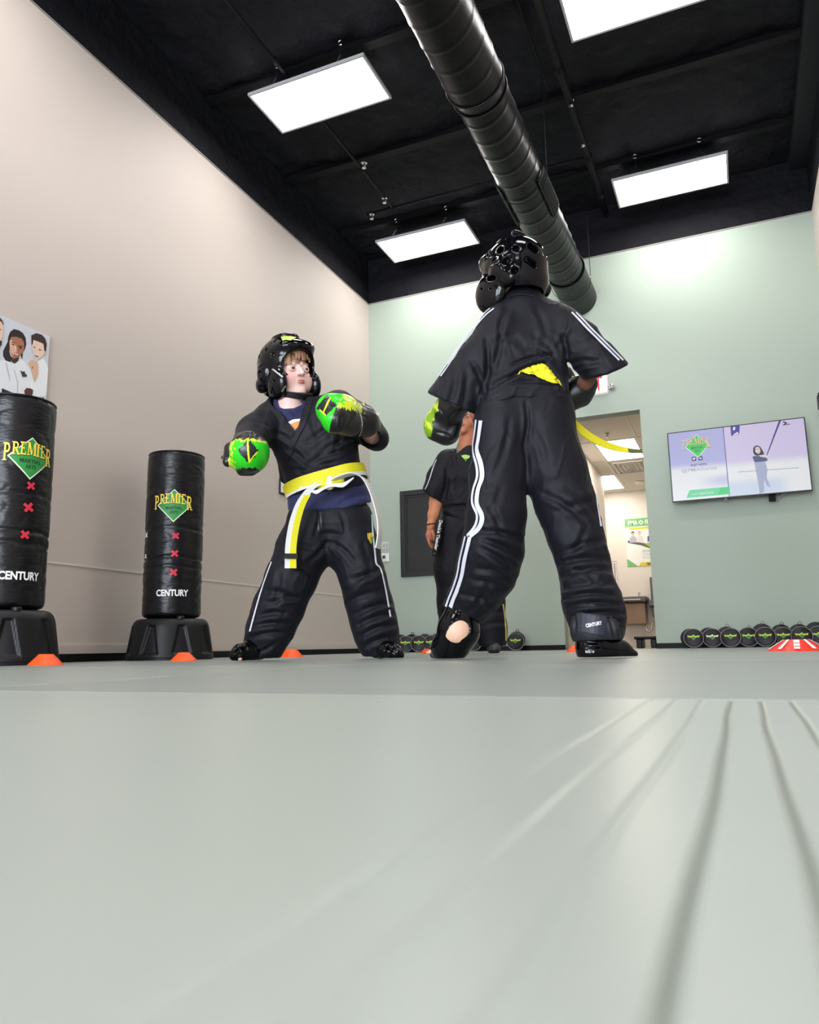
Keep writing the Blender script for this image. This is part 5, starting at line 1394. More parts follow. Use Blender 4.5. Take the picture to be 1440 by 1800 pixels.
# fringe
fr = Field(hd.C-.3, hd.C+.3, .003)
rn = random.Random(5)
for i in range(17):
    x = -.056+i*.007; yb = math.sqrt(max(.0001, 1-(x/.085)**2))*.084
    ln = .030+rn.uniform(0, .011)+(.020 if i in (0, 1, 2) else 0)-(.026 if i in (3, 4, 5) else 0)
    dxx = rn.uniform(-.004, .006)
    fr.u(hd.c((x*.8, yb*.72, .088), (x, yb+.000, .066), .010, .0075), .004); fr.u(hd.c((x, yb+.000, .066), (x+dxx, yb+.0035-abs(x)*.05, .070-ln), .0070, .0042), .002)
fr.u(hd.e((0, -.016, .04), (.077, .094, .086)), .004); fr.s(hd.e((0, -.018, .03), (.072, .090, .083)), 0)
fr.s(hd.c((0, -.02, -.105), (0, -.02, -.3), .10, .10), 0)
V, F = fr.mesh(1)
obj('hair', V, F, mat('light_brown_hair', (165, 124, 96), .55, bump=(140, .6, .003), aniso=(1, 1, .15)), k1, smooth=True)
# helmet
V, F = helmet(hd, 'helmet', k1, m_gloss, .0034)
hm = obj('helmet', V, F, m_gloss, k1, smooth=True); TH = bvh(V, F)
P = spline([hd.w(p) for p in ((-.082, .02, -.080), (-.066, .050, -.094), (-.036, .078, -.103), (0, .087, -.106), (.036, .078, -.103), (.066, .050, -.094), (.082, .02, -.080))], 36)
V, F = ribbon_vf(P, hd.A[2]*.8+hd.A[1]*.5, .026, .016); obj('chin_strap', V, F, mat('strap_webbing', (16, 16, 18), .6), hm)
decal(TH, [(494, 593), (502, 590.5), (512, 590.8), (521, 593), (517, 596), (511, 599), (503, 598), (497, 599.5)], 'printed_emblem', mat('lime_emblem', (170, 205, 70), .45), hm, off=.002)
decal(TH, [(552, 640), (557, 641), (559, 653), (555, 654)], 'printed_tab', m_white, hm, off=.002)
Vt, Ft = fit_text('CENTURY', 1, .22, .02); decal_vf(TH, Vt, Ft, 'printed_lettering', mat('grey_print', (150, 150, 152), .5), hm, 499, 683, 13, rot=-1.0, off=.002)
decal(TH, [(478, 649), (481, 648.5), (498, 662), (496, 664)], 'painted_rim_highlight', mat('grey_trim_and_highlight', (170, 172, 175), .4), hm, off=.002)  # pale sliver laid on the helmet as a painted rim highlight
# gloves
def glove_cols(V, c, ux, uy, size, mode):
    X = ((V-c)@ux)/size; Y = ((V-c)@uy)/size; Zc = ((V-c)@_G)/size
    n1 = vnoise(np.stack([X*5, Y*1.5, Zc], 1), 3.0, 2, 3); n2 = vnoise(np.stack([X, Y, Zc], 1), 9.0, 4, 2)
    col = np.tile(np.array(lin((14, 14, 15))[:3]), (len(V), 1)); gr = np.array(lin((38, 196, 28))[:3]); ye = np.array(lin((205, 215, 40))[:3]); bk = np.array(lin((16, 18, 22))[:3])
    if mode == 'front':
        m1 = (Y < .46+.10*n1) & (Y > -.90+.05*n1) & (X > -.95+.1*n1) & (Zc < .55)
        col[m1] = ye; m2 = (Y < .36+.16*n1) & (X > -.72+.35*n2) & m1; col[m2] = gr
        sx, sy = X-.16, Y+.16
    else:
        e = .05+.0*X; m1 = (Y > -.10-.9*np.maximum(0, -.35-X)+.12*n1-.25*(X < -.35)) & (X < 1.15+.35*n1)
        col[m1] = ye; m2 = m1 & (X < .15+.9*n2) ; col[m2] = gr
        m3 = (X-Y*.35 < .12) & (X < .3); col[m3] = gr
        sx, sy = X+.42, Y-.02
    dm = (np.abs(sx)/.50+np.abs(sy)/(.60)) < 1+.14*n1; col[dm] = bk
    bar = dm & (np.abs(sx+sy*(.05 if mode == 'front' else -.45)) < .045); col[bar] = np.array(lin((216, 224, 50))[:3])
    edge = (np.abs(np.abs(sx)/.50+np.abs(sy)/.60-.93) < .07) & (sx > 0) & (sy < 0) if mode == 'front' else (np.abs(np.abs(sx)/.50+np.abs(sy)/.60-.93) < .07) & (sx < .0) & (sy < -.1)
    col[edge] = np.array(lin((216, 214, 40))[:3])
    return col
gg = g0-.34; c = at(438, 795, gg)
fd = Field(c-.17, c+[.17, .2, .17], .0026)
fd.u(ell(c, (.082, .085, .088), np.array([RH, _G, UP])), 0); fd.u(ell(c+_G*.03-RH*.012+UP*.0, (.084, .06, .086), np.array([RH, _G, UP])), .02)
chain(fd, [(437, 790, gg+.06, 31), (441, 775, gg+.14, 24), (446, 768, gg+.20, 22)], .02)
fd.u(cone(at(404, 788, gg+.03), at(401, 812, gg-.0), .024, .022), .012); fd.u(cone(at(403, 790, gg+.06), at(412, 782, gg+.08), .02, .02), .01)
fd.u(cone(at(425, 828, gg+.03), at(442, 829, gg+.03), .020, .018), .010)
fd.u(cone(at(403, 800, gg+.08), at(391, 804, gg+.08), .010, .006), .006); fd.u(cone(at(420, 770, gg+.05), at(446, 765, gg+.05), .022, .020), .012)
V, F = fd.mesh(1, lambda V, N: folds(V, N, [(428, 768, 436, 762, 2, 4), (438, 768, 444, 761, 2, 4), (448, 770, 452, 762, 2, 3), (412, 778, 420, 770, 2.5, 3)])+.0012*vnoise(V, 40, 1))
gv = obj('glove', V, F, m_paint, k1, smooth=True, cols=glove_cols(V, c, RH, UP, .083, 'front'))
gg = g0-.32; c = at(592, 722, gg)
fd = Field(c-[.16, .2, .2], c+[.28, .34, .17], .0026)
chain(fd, [(584, 720, gg, 29), (601, 722, gg+.05, 29)], .02); chain(fd, [(600, 728, gg+.02, 30), (622, 733, gg+.10, 24), (640, 741, gg+.15, 24), (649, 750, gg+.19, 22)], .03)
fd.u(cone(at(590, 738, gg-.03), at(616, 747, gg+.04), .060, .050), .02); fd.u(cone(at(638, 716, gg+.17), at(652, 730, gg+.18), .022, .022), .01)
fd.s(cone(at(652, 758, gg+.2), at(672, 782, gg+.24), .045, .06), .004)
V, F = fd.mesh(1, lambda V, N: folds(V, N, [(612, 745, 622, 730, 2.5, 3), (632, 728, 644, 735, 2.5, 3), (600, 735, 596, 755, 3, 4), (625, 750, 640, 745, 2.5, 3)])+.0012*vnoise(V, 40, 2))
gv2 = obj('glove', V, F, m_paint, k1, smooth=True, cols=glove_cols(V, c, RH, UP, .085, 'side')); TG = bvh(V, F)
decal(TG, [(657, 727), (663, 726), (667, 731), (660, 732)], 'cuff_label', m_white, gv2, off=.012)
stripe(TG, [(626, 716), (634, 733), (636, 752), (632, 766)], .004, 'cuff_piping', mat('grey_trim_and_highlight', (170, 172, 175), .4), gv2)
# foam boots
def boot(nodes, extra=None, h=.0034, bumps=(), holes=(), zf=.004, flat=None):
    Q_ = np.array([at(*n[:3]) for n in nodes]); lo = Q_.min(0)-.12; hi = Q_.max(0)+.12; lo[2] = -.02
    fd = Field(lo, hi, h); chain(fd, nodes, .02)
    for n in bumps: fd.u(ell(at(*n[:3]), np.array(n[3:6])), .004)
    for n in holes: fd.s(ell(at(*n[:3]), np.array(n[3:6])), .003)
    if extra: extra(fd)
    fd.floor(zf); return fd.mesh(1)
bl_ = [(x, y, g0-.13, .012, .012, .010) for x, y in ((412, 1143), (420, 1137), (430, 1135), (424, 1145), (436, 1142), (414, 1151))]
V, F = boot([(458, 1143, g0, 16), (440, 1143, g0-.04, 17), (422, 1147, g0-.09, 14), (411, 1153, g0-.11, 8)], bumps=[(x, y, g, .013, .013, .010) for x, y, g, *_ in bl_], extra=lambda f: f.s(cone(at(414, 1161, g0-.13), at(438, 1162, g0-.1), .022, .022), .004))
obj('foam_boot', V, F, m_gloss, k1, smooth=True)
V, F = boot([(664, 1143, g0, 15), (678, 1141, g0-.05, 15.5), (693, 1146, g0-.09, 13), (703, 1152, g0-.10, 8)], bumps=[(x, y, g0-.12, .014, .012, .011) for x, y in ((680, 1135), (690, 1138), (699, 1145), (685, 1146), (694, 1150), (676, 1144))])
obj('foam_boot', V, F, m_gloss, k1, smooth=True)

# ================================================================== BOY SEEN FROM BEHIND
g0 = 2.76
k2 = empty('person', at(930, 1150, g0)*[1, 1, 0], 'boy seen from behind in black uniform with white side stripes, one heel lifted', 'person', 'boys sparring on the mats')
lo, hi = bb((760, 690), (1125, 1150), g0-.32, g0+.36); lo[2] = .02
fd = Field(lo, hi, .0062)
chain(fd, [(888, 722, g0, 52), (956, 720, g0, 52)], .03, .82)
chain(fd, [(882, 755, g0, 50), (876, 840, g0, 48), (872, 905, g0-.02, 49), (867, 965, g0, 51), (856, 1003, g0+.05, 50), (838, 1040, g0+.10, 42), (817, 1072, g0+.14, 36), (806, 1095, g0+.16, 36)], .035, .88)
chain(fd, [(958, 755, g0, 53), (978, 830, g0, 52), (996, 890, g0-.01, 50), (1011, 940, g0-.02, 47), (1025, 985, g0-.03, 43), (1033, 1025, g0-.05, 42), (1041, 1058, g0-.08, 49), (1050, 1086, g0-.09, 47), (1052, 1112, g0-.09, 44)], .035, .88)
fd.s(cut([(740, 1052), (781, 1068), (815, 1082), (862, 1104), (862, 1200), (740, 1200)], g0-.5, g0+.5), .004)
cutbelow(fd, [(940, 1108), (999, 1112), (1050, 1120), (1101, 1122), (1180, 1118)], g0-.5, g0+.5, .004)
st = [(925, 712, 922, 780, 4, 5), (922, 790, 924, 845, 5, 5), (960, 870, 1030, 920, 6, 5), (850, 935, 915, 950, 6, 7), (855, 950, 916, 985, 6, 8), (850, 965, 905, 1010, 6, 6), (845, 1000, 900, 1015, 6, 5), (835, 1020, 880, 1030, 6, 5), (815, 1045, 860, 1060, 5, 5), (858, 1030, 830, 1070, 6, 4),
      (860, 890, 880, 935, 6, 4), (895, 740, 870, 830, 6, 3), (985, 975, 1068, 950, 6, 6), (985, 990, 1070, 985, 6, 7), (995, 1010, 1072, 1000, 6, 6), (990, 1035, 1070, 1025, 6, 7), (990, 1052, 1075, 1045, 5, 8), (988, 1070, 1085, 1062, 5, 7), (1000, 1090, 1095, 1078, 5, 6), (1040, 1100, 1098, 1095, 4, 5),
      (985, 900, 1055, 880, 7, 4), (1000, 860, 1045, 900, 7, 4), (940, 760, 960, 820, 7, 3), (880, 860, 860, 900, 6, 3), (1030, 930, 1000, 980, 6, 4), (1010, 1000, 1060, 1030, 5, 4)]
V, F = fd.mesh(2, cloth(st, 4, .0034, strength=1.6))
tr = obj('trousers', V, F, m_suit, k2, smooth=True); T2 = bvh(V, F)
for off_, w_ in ((0, .010), (1, .017)):
    pts = [(838, 738), (834, 770), (831, 790), (838, 815), (840, 838), (833, 860), (831, 885), (840, 905), (836, 925), (822, 942)]
    pts2 = [(819, 943), (815, 960), (809, 985), (805, 1010), (797, 1035), (790, 1052), (785, 1066)]
    q = [(x+off_*(8 if y < 930 else 5), y+off_*1.5) for x, y in pts]; stripe(T2, q, w_, 'side_stripe', m_stripe, tr, n=60)
    q = [(x+off_*8, y+off_*1.5) for x, y in pts2]; stripe(T2, q, w_, 'side_stripe', m_stripe, tr, n=40)
for o_ in (0, 6): stripe(T2, [(1040-o_, 800), (1050-o_, 850), (1056-o_, 890), (1062-o_, 925)], .007, 'side_stripe', m_stripe, tr)
# jacket
lo, hi = bb((745, 490), (1125, 745), g0-.3, g0+.36); fd = Field(lo, hi, .0056)
chain(fd, [(884, 583, g0, 37), (984, 580, g0, 37)], .04, .85); chain(fd, [(893, 560, g0, 33), (955, 558, g0, 34)], .04, .9)
chain(fd, [(896, 615, g0, 45), (960, 612, g0, 46)], .04, .8); chain(fd, [(896, 650, g0, 47), (955, 645, g0, 47)], .03, .82)
chain(fd, [(893, 676, g0, 46), (950, 674, g0, 47)], .02, .82); chain(fd, [(888, 705, g0, 51), (955, 702, g0, 51)], .02, .86)
chain(fd, [(880, 578, g0, 36), (845, 630, g0+.01, 36), (812, 680, g0+.03, 41), (795, 715, g0+.04, 46), (786, 735, g0+.04, 48)], .03)
chain(fd, [(985, 574, g0, 36), (1018, 600, g0-.03, 35), (1048, 634, g0-.05, 34), (1068, 660, g0-.05, 36), (1078, 680, g0-.04, 38)], .03)
fd.u(cone(at(918, 545, g0+.01), at(915, 500, g0+.03), .085, .066), .04)
fd.s(cone(at(914, 504, g0+.04), at(912, 460, g0+.05), .050, .056), .005)
fd.s(cut([(700, 665), (753, 690), (838, 729), (838, 800), (700, 800)], g0-.5, g0+.5), .003)
cutbelow(fd, [(1000, 668), (1040, 665), (1075, 656), (1104, 641), (1150, 612)], g0-.5, g0+.5)
cutbelow(fd, [(838, 724), (848, 712), (885, 704), (924, 700), (953, 702), (985, 710), (1013, 727)], g0-.5, g0+.5)
fd.s(cut([(994, 634), (1003, 638), (1007, 647), (1003, 655)], g0-.5, g0+.5), .003)
fd.s(cone(at(796, 718, g0+.04), at(790, 745, g0+.06), .075, .085), .003)          # hollow cuffs
fd.s(cone(at(1062, 662, g0-.05), at(1072, 690, g0-.03), .056, .062), .003)
st = [(905, 640, 970, 625, 4, 7), (935, 615, 965, 628, 4, 6), (968, 612, 975, 628, 4, 5), (850, 690, 905, 660, 5, 7), (900, 662, 955, 640, 4, 8), (960, 645, 992, 690, 4, 7), (940, 590, 965, 610, 5, 4), (880, 565, 870, 640, 5, 4), (855, 600, 850, 690, 5, 7), (832, 640, 850, 690, 5, 5), (990, 590, 995, 640, 5, 7), (1000, 575, 985, 605, 5, 5),
      (1000, 640, 1050, 635, 5, 5), (1010, 650, 1040, 640, 4, 5), (870, 600, 905, 590, 6, 3), (905, 700, 860, 712, 4, 4), (870, 680, 980, 676, 4, 4), (940, 660, 930, 640, 3, 3), (800, 650, 790, 710, 6, 4), (820, 660, 812, 715, 6, 4), (895, 590, 930, 620, 7, 3), (945, 545, 960, 590, 6, 3), (890, 540, 875, 580, 6, 3)]
V, F = fd.mesh(2, cloth(st, 5, .0028, strength=1.6))
jk = obj('jacket', V, F, m_suit, k2, smooth=True); TJ = bvh(V, F)
for o_ in (0, 7):
    stripe(TJ, [(862+o_, 543), (848+o_, 554), (833+o_, 571), (816+o_, 593), (800+o_*.8, 617), (785+o_*.7, 642), (772+o_*.5, 662)], .0075, 'shoulder_stripe', m_stripe, jk)
    stripe(TJ, [(1012-o_, 550), (1024-o_, 562), (1036-o_, 575), (1050-o_, 589), (1066-o_, 605), (1084-o_, 623), (1095-o_, 634)], .0075, 'shoulder_stripe', m_stripe, jk)
stripe(TJ, [(893, 524), (905, 519), (920, 518), (938, 522)], .004, 'collar_seam', m_suit_in, jk, th=.002)
bt = decal(TJ, [(907, 656.5), (928, 649), (950, 642), (962, 647), (974, 658), (984, 670), (988, 680), (978, 671), (962, 662), (945, 657.5), (925, 656.5)], 'belt', m_yellow, k2, off=.009)
gt = g0+.05
A = spline([at(1010, 742, g0+.02), at(1022, 756, g0+.03), at(1048, 774, gt), at(1078, 786, gt+.02), at(1108, 792, gt+.04), at(1128, 793, gt+.05)], 36)
V, F = ribbon_vf(A, UP*.93+_G*.36, np.interp(np.linspace(0, 1, len(A)), [0, .15, .45, .75, 1], [.05, .052, .038, .022, .012]), .004); bt2 = obj('tail', V, F, m_yellow, bt)
V, F = ribbon_vf(A[-9:]-UP*.002-_G*.003, UP*.9+_G*.4, np.linspace(.018, .016, 9), .005); obj('dark_tip', V, F, mat('belt_tip_dark', (84, 88, 48), .6), bt2)
# body under the clothes, heel and toes showing at the lifted foot
lo, hi = bb((735, 470), (1130, 1170), g0-.3, g0+.45); lo[2] = -.005
fd = Field(lo, hi, .0085)
hd = Head(at(902, 490, g0+.02), headframe(-142, -4, 0), 1.14)
chain(fd, [(912, 500, g0+.05, 24), (918, 545, g0, 24)], .02); chain(fd, [(885, 582, g0, 22), (980, 580, g0, 22)], .03); chain(fd, [(928, 590, g0, 36), (926, 660, g0, 34), (922, 720, g0, 36)], .03, .8)
chain(fd, [(882, 585, g0, 19), (820, 690, g0+.03, 17), (785, 725, g0+.14, 14), (775, 745, g0+.2, 12)], .02)
chain(fd, [(985, 580, g0, 19), (1050, 640, g0-.05, 15), (1030, 672, g0+.02, 12), (1012, 690, g0+.10, 12)], .02)
chain(fd, [(888, 735, g0, 32), (868, 945, g0, 27), (820, 1062, g0+.12, 17), (812, 1092, g0+.12, 22), (804, 1110, g0+.10, 26), (790, 1138, g0+.16, 13), (768, 1148, g0+.22, 7)], .03)
chain(fd, [(955, 735, g0, 32), (1018, 965, g0-.03, 27), (1044, 1090, g0-.1, 17), (1046, 1125, g0-.11, 16), (1050, 1142, g0-.11, 12), (1100, 1149, g0-.10, 8)], .03)
for i in range(4): chain(fd, [(762-i*1.5, 1148-i, g0+.22-i*.015, 4.5), (752+i, 1147, g0+.24-i*.02, 4)], .004)
Vb, Fb = fd.mesh(1); Vh, Fh = hd.build_skin(.004, neck=[(906, 490, g0+.04, 24), (914, 520, g0+.02, 24)])
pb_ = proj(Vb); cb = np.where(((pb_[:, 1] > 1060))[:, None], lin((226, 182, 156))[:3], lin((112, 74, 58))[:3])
V, F, Cc = join([(Vb, Fb, cb), (Vh, Fh, np.tile(lin((205, 160, 140))[:3], (len(Vh), 1)))])
bd = obj('body', V, F, m_skin, k2, smooth=True, cols=Cc)
fr = Field(hd.C-.2, hd.C+.2, .005); fr.u(hd.e((0, -.018, .035), (.077, .095, .087)), 0); fr.s(hd.e((0, -.015, .03), (.072, .09, .083)), 0); fr.s(hd.c((0, .08, -.02), (0, .2, -.03), .06, .1), .0)
V, F = fr.mesh(1); obj('hair', V, F, mat('dark_hair', (30, 24, 22), .5), k2, smooth=True)
pix = [(859, 444, 4.3, g0, 2, 4), (879, 441, 4.2, g0, 2, -2), (907, 437, 5.2, g0, 0, 0), (889, 460, 5, g0, 3, -2), (905, 475, 6, g0, 0, 0), (861, 490, 3.8, g0, 7, -1), (926, 456, 5, g0, 13, 10), (932, 432, 5, g0, 9, 8), (958, 440, 4, g0, 1, 6), (847, 508, 1.8, g0, 0, 0), (862, 508, 1.8, g0, 0, 0)]
V, F = helmet(hd, 'helmet', k2, m_gloss, .0034, pix=pix, pads=1.22)
hm = obj('helmet', V, F, m_gloss, k2, smooth=True)
P = spline([hd.w(p) for p in ((-.084, .0, -.095), (-.070, .045, -.112), (-.038, .075, -.124), (0, .086, -.128), (.038, .075, -.124), (.070, .045, -.112), (.084, .0, -.095))], 30)
V, F = ribbon_vf(P, hd.A[2]*.8+hd.A[1]*.5, .036, .012); obj('chin_strap', V, F, MATS['strap_webbing'], hm)
V, F = tube_vf(spline([hd.w(p) for p in ((-.03, -.055, .128), (-.02, -.05, .150), (.02, -.045, .152), (.03, -.04, .13))], 16), .004, 8); obj('rim_loop', V, F, m_gloss, hm, smooth=True)
# gloves
gg = g0+.2; c = at(776, 748, gg)
fd = Field(c-[.17, .2, .17], c+[.2, .2, .2], .003)
chain(fd, [(770, 752, gg, 25), (784, 757, gg, 26)], .02); chain(fd, [(776, 735, gg, 25), (792, 718, gg-.06, 25), (806, 706, gg-.10, 24)], .03); fd.u(cone(at(796, 762, gg-.03), at(803, 742, gg-.04), .026, .024), .012)
V, F = fd.mesh(1, lambda V, N: folds(V, N, [(770, 760, 795, 770, 2.5, 3), (790, 735, 800, 725, 2.5, 3), (775, 720, 782, 735, 2.5, 3)])+.0012*vnoise(V, 40, 3))
L = proj(V); nz = vnoise(V, 60, 3, 2)*5
col = np.tile(np.array(lin((15, 15, 18))[:3]), (len(V), 1)); mk = (L[:, 0] < 757+nz+(770-L[:, 1])*.20*(L[:, 1] < 770)) & (L[:, 1] < 768); col[mk] = lin((118, 160, 30))[:3]
mk = mk & (nz > 1.4); col[mk] = lin((190, 205, 60))[:3]
obj('glove', V, F, m_paint, k2, smooth=True, cols=col)
gg = g0+.10; c = at(1008, 690, gg)
fd = Field(c-.17, c+.17, .0035)
chain(fd, [(1000, 700, gg, 24), (1014, 692, gg, 24)], .02); chain(fd, [(1008, 692, gg, 25), (1022, 684, gg-.02, 23), (1034, 674, gg-.05, 17)], .02); fd.u(cone(at(1000, 668, gg+.02), at(996, 655, gg+.03), .03, .024), .015)
fd.u(cone(at(1024, 700, gg), at(1032, 690, gg-.03), .03, .022), .015)
V, F = fd.mesh(1, lambda V, N: .0012*vnoise(V, 40, 3)); obj('glove', V, F, m_dark, k2, smooth=True)
# boots: standing foot, strap and label
gs = g0-.12
def ex(f):
    for y_ in (1124, 1130, 1137): f.s(cut([(1010, y_), (1060, y_+2), (1060, y_+3.2), (1010, y_+1.2)], gs-.3, gs-.045), .002)
V, F = boot([(1043, 1092, gs, 27), (1042, 1122, gs, 27), (1043, 1142, gs, 28), (1068, 1142, gs+.01, 25), (1092, 1144, gs+.02, 17), (1113, 1151, gs+.02, 9)], h=.0034, extra=ex)
bo = obj('foam_boot', V, F, m_gloss, k2, smooth=True); TB = bvh(V, F)
Vt, Ft = fit_text('SIZE 14', 1, .25, .01); decal_vf(TB, Vt, Ft, 'printed_size', m_white, bo, 1037, 1145.5, 15, off=.002)
Vt, Ft = fit_text('CENTURY FOAM', 1, .10, .0); decal_vf(TB, Vt, Ft, 'printed_line', MATS['grey_print'], bo, 1038, 1139, 17, off=.002)
fd = Field(at(1050, 1098, gs)-.2, at(1050, 1098, gs)+.2, .004)
chain(fd, [(1047, 1086, gs, 42), (1049, 1106, gs, 47)], .01, .85)
fd.s(cut([(960, 1060), (1140, 1060), (1140, 1088), (1000, 1074), (960, 1080)], gs-.4, gs+.4), .002)
fd.s(cut([(960, 1108), (1000, 1112), (1098, 1124), (1140, 1122), (1140, 1190), (960, 1190)], gs-.4, gs+.4), .002)
fd.s(cone(at(1047, 1060, gs), at(1049, 1140, gs), .058, .070), .002)
V, F = fd.mesh(1, cloth([(1070, 1085, 1080, 1120, 3, 4), (1088, 1090, 1094, 1118, 3, 4), (1008, 1080, 1010, 1108, 3, 4)], 2, .0015))
sp = obj('ankle_strap', V, F, mat('strap_navy', (20, 21, 30), .6), k2, smooth=True); TP = bvh(V, F)
cr = [hit(TP, *q)[0] for q in ((1024, 1079), (1066, 1087), (1061, 1118), (1022, 1110))]
ii = np.linspace(0, 1, 7); pg = np.array([[(1-u)*(1-v_)*cr[0]+u*(1-v_)*cr[1]+u*v_*cr[2]+(1-u)*v_*cr[3]-_G*(.007+.012*math.sin(PI*u)) for u in ii] for v_ in ii]).reshape(-1, 3)
pt = obj('label_patch', np.concatenate([pg, pg+_G*.006]), [[j*7+i, j*7+i+1, j*7+i+8, j*7+i+7] for j in range(6) for i in range(6)]+[[49+j*7+i, 49+j*7+i+7, 49+j*7+i+8, 49+j*7+i+1] for j in range(6) for i in range(6)]+[[i, i+49, i+50, i+1] for i in range(6)]+[[42+i, 43+i, 92+i, 91+i] for i in range(6)], mat('patch_navy', (34, 36, 50), .55), sp)
TP = bvh(pg, np.array([[j*7+i, j*7+i+1, j*7+i+8, j*7+i+7] for j in range(6) for i in range(6)]))
Vt, Ft = fit_text('CENTURY', 1, .24, .03); decal_vf(TP, Vt, Ft, 'printed_lettering', m_white, sp, 1044, 1097.5, 28, rot=-.2, off=.002)
stripe(TP, [(1026, 1082), (1045, 1086), (1063, 1090)], .0015, 'stitch_line', mat('thread_grey', (90, 92, 105), .6), sp, off=.001, th=.001); stripe(TP, [(1025, 1107), (1040, 1110), (1059, 1114)], .0015, 'stitch_line', MATS['thread_grey'], sp, off=.001, th=.001)
gl = g0+.12
def ex2(f):
    f.s(cone(at(796, 1118, gl-.085), at(812, 1105, gl-.085), .026, .034), .006)
    f.s(cone(at(772, 1088, gl-.11), at(796, 1072, gl-.11), .034, .034), .008)
V, F = boot([(811, 1082, gl, 30), (806, 1108, gl, 36), (797, 1130, gl+.02, 30), (786, 1139, gl+.04, 27), (770, 1145, gl+.08, 16)], h=.0036, extra=ex2)
obj('foam_boot', V, F, m_gloss, k2, smooth=True)

# ================================================================== INSTRUCTOR BEHIND THEM
g0 = 5.22
k3 = empty('person', at(830, 1145, g0)*[1, 1, 0], 'instructor with glasses in black uniform with a bracelet, standing behind the boys', 'person')
lo, hi = bb((745, 890), (905, 1160), g0-.3, g0+.3); lo[2] = -.02
fd = Field(lo, hi, .0075)
chain(fd, [(802, 930, g0, 33), (845, 930, g0, 33)], .04, .75)
chain(fd, [(800, 940, g0, 34), (798, 1000, g0, 33), (800, 1060, g0+.02, 30), (803, 1110, g0+.02, 30), (804, 1132, g0+.02, 30)], .04, .85)
chain(fd, [(845, 940, g0, 33), (850, 1000, g0, 32), (858, 1060, g0-.02, 28), (864, 1105, g0-.03, 26), (867, 1130, g0-.04, 24)], .04, .85)
fd.floor(.045)
V, F = fd.mesh(2, cloth([(850, 1080, 885, 1075, 4, 6), (850, 1100, 888, 1095, 4, 6), (775, 1060, 800, 1050, 4, 5)], 6, .004, (7, 7, 4)))
tr = obj('trousers', V, F, m_suit, k3, smooth=True); T3 = bvh(V, F)
mg = mat('gold_stripe', (196, 180, 90), .6)
stripe(T3, [(884, 1062), (887, 1085), (889, 1108), (889, 1126)], .012, 'side_stripe', mg, tr)
lo, hi = bb((735, 760), (890, 945), g0-.3, g0+.3); fd = Field(lo, hi, .0065)
chain(fd, [(790, 812, g0, 22), (856, 812, g0, 22)], .05, .9); chain(fd, [(800, 840, g0, 31), (845, 840, g0, 31)], .05, .75); chain(fd, [(804, 880, g0, 31), (845, 880, g0, 31)], .04, .78)
chain(fd, [(803, 912, g0, 32), (845, 912, g0, 32)], .03, .8); chain(fd, [(788, 812, g0, 21), (772, 840, g0, 21), (765, 862, g0, 20), (760, 885, g0, 20)], .03); chain(fd, [(858, 812, g0, 21), (880, 870, g0, 20)], .03)
fd.u(cone(at(822, 800, g0), at(822, 785, g0+.02), .095, .075), .05)
fd.s(cut([(730, 855), (744, 864), (778, 877), (778, 920), (730, 920)], g0-.5, g0+.5), .003)
fd.s(cut([(740, 924), (900, 928), (900, 990), (740, 990)], g0-.5, g0+.5), .003)
fd.s(cut([(797, 778), (828, 758), (822, 780), (802, 797)], g0-.5, g0+.02), .006); fd.s(cone(at(822, 790, g0), at(822, 740, g0), .066, .075), .01)
V, F = fd.mesh(2, cloth([(770, 905, 800, 912, 4, 8), (775, 895, 830, 890, 3, 8), (785, 830, 780, 870, 4, 6)], 7, .004))
jk = obj('jacket', V, F, m_suit, k3, smooth=True); T3 = bvh(V, F)
stripe(T3, [(768, 808), (762, 822), (757, 838), (752, 852), (748, 860)], .008, 'shoulder_stripe', m_stripe, jk)
decal(T3, [(811, 801), (818, 799), (826, 801), (826, 804), (819, 809), (813, 804)], 'printed_emblem', mat('lime_emblem', (170, 205, 70), .45), jk, off=.004); decal(T3, [(816, 807), (822, 806), (819, 812)], 'printed_diamond', m_egreen, jk, off=.005)
fd = Field(at(818, 795, g0)-.2, at(818, 795, g0)+.2, .006); fd.u(cone(at(820, 812, g0), at(820, 790, g0), .085, .070), .02); fd.s(cone(at(817, 780, g0-.03), at(817, 730, g0-.02), .058, .07), .01)
V, F = fd.mesh(1); obj('undershirt', V, F, mat('grey_undershirt', (112, 116, 108), .8), k3, smooth=True)
# body
lo, hi = bb((745, 760), (900, 1160), g0-.25, g0+.25); lo[2] = -.01; fd = Field(lo, hi, .0060)
chain(fd, [(820, 780, g0, 13), (820, 800, g0, 15)], .02); chain(fd, [(795, 815, g0, 13), (850, 815, g0, 13)], .03); chain(fd, [(822, 825, g0, 24), (823, 900, g0, 24)], .04, .75); chain(fd, [(805, 925, g0, 20), (842, 925, g0, 20)], .03, .8)
chain(fd, [(790, 815, g0, 13), (769, 868, g0, 12.5), (767, 884, g0, 12), (762, 905, g0-.02, 9.5), (758, 922, g0-.03, 6.5), (757, 928, g0-.03, 6.5)], .02)
chain(fd, [(856, 815, g0, 13), (872, 872, g0, 11), (870, 910, g0+.1, 8), (868, 935, g0+.12, 8)], .02)
chain(fd, [(803, 935, g0, 20), (800, 1030, g0, 15), (803, 1125, g0, 10), (803, 1136, g0, 9)], .03); chain(fd, [(845, 935, g0, 20), (856, 1030, g0, 15), (866, 1122, g0-.02, 10), (866, 1134, g0-.03, 9)], .03)
Vb, Fb = fd.mesh(1)
fd = Field(at(757, 945, g0-.03)-.13, at(762, 948, g0-.03)+.13, .0025)                  # hand, four curled fingers and thumb
chain(fd, [(758, 922, g0-.03, 6.6), (757, 930, g0-.03, 6.0), (756.5, 940, g0-.035, 7.4), (757, 946, g0-.035, 7.4)], .008, .7)
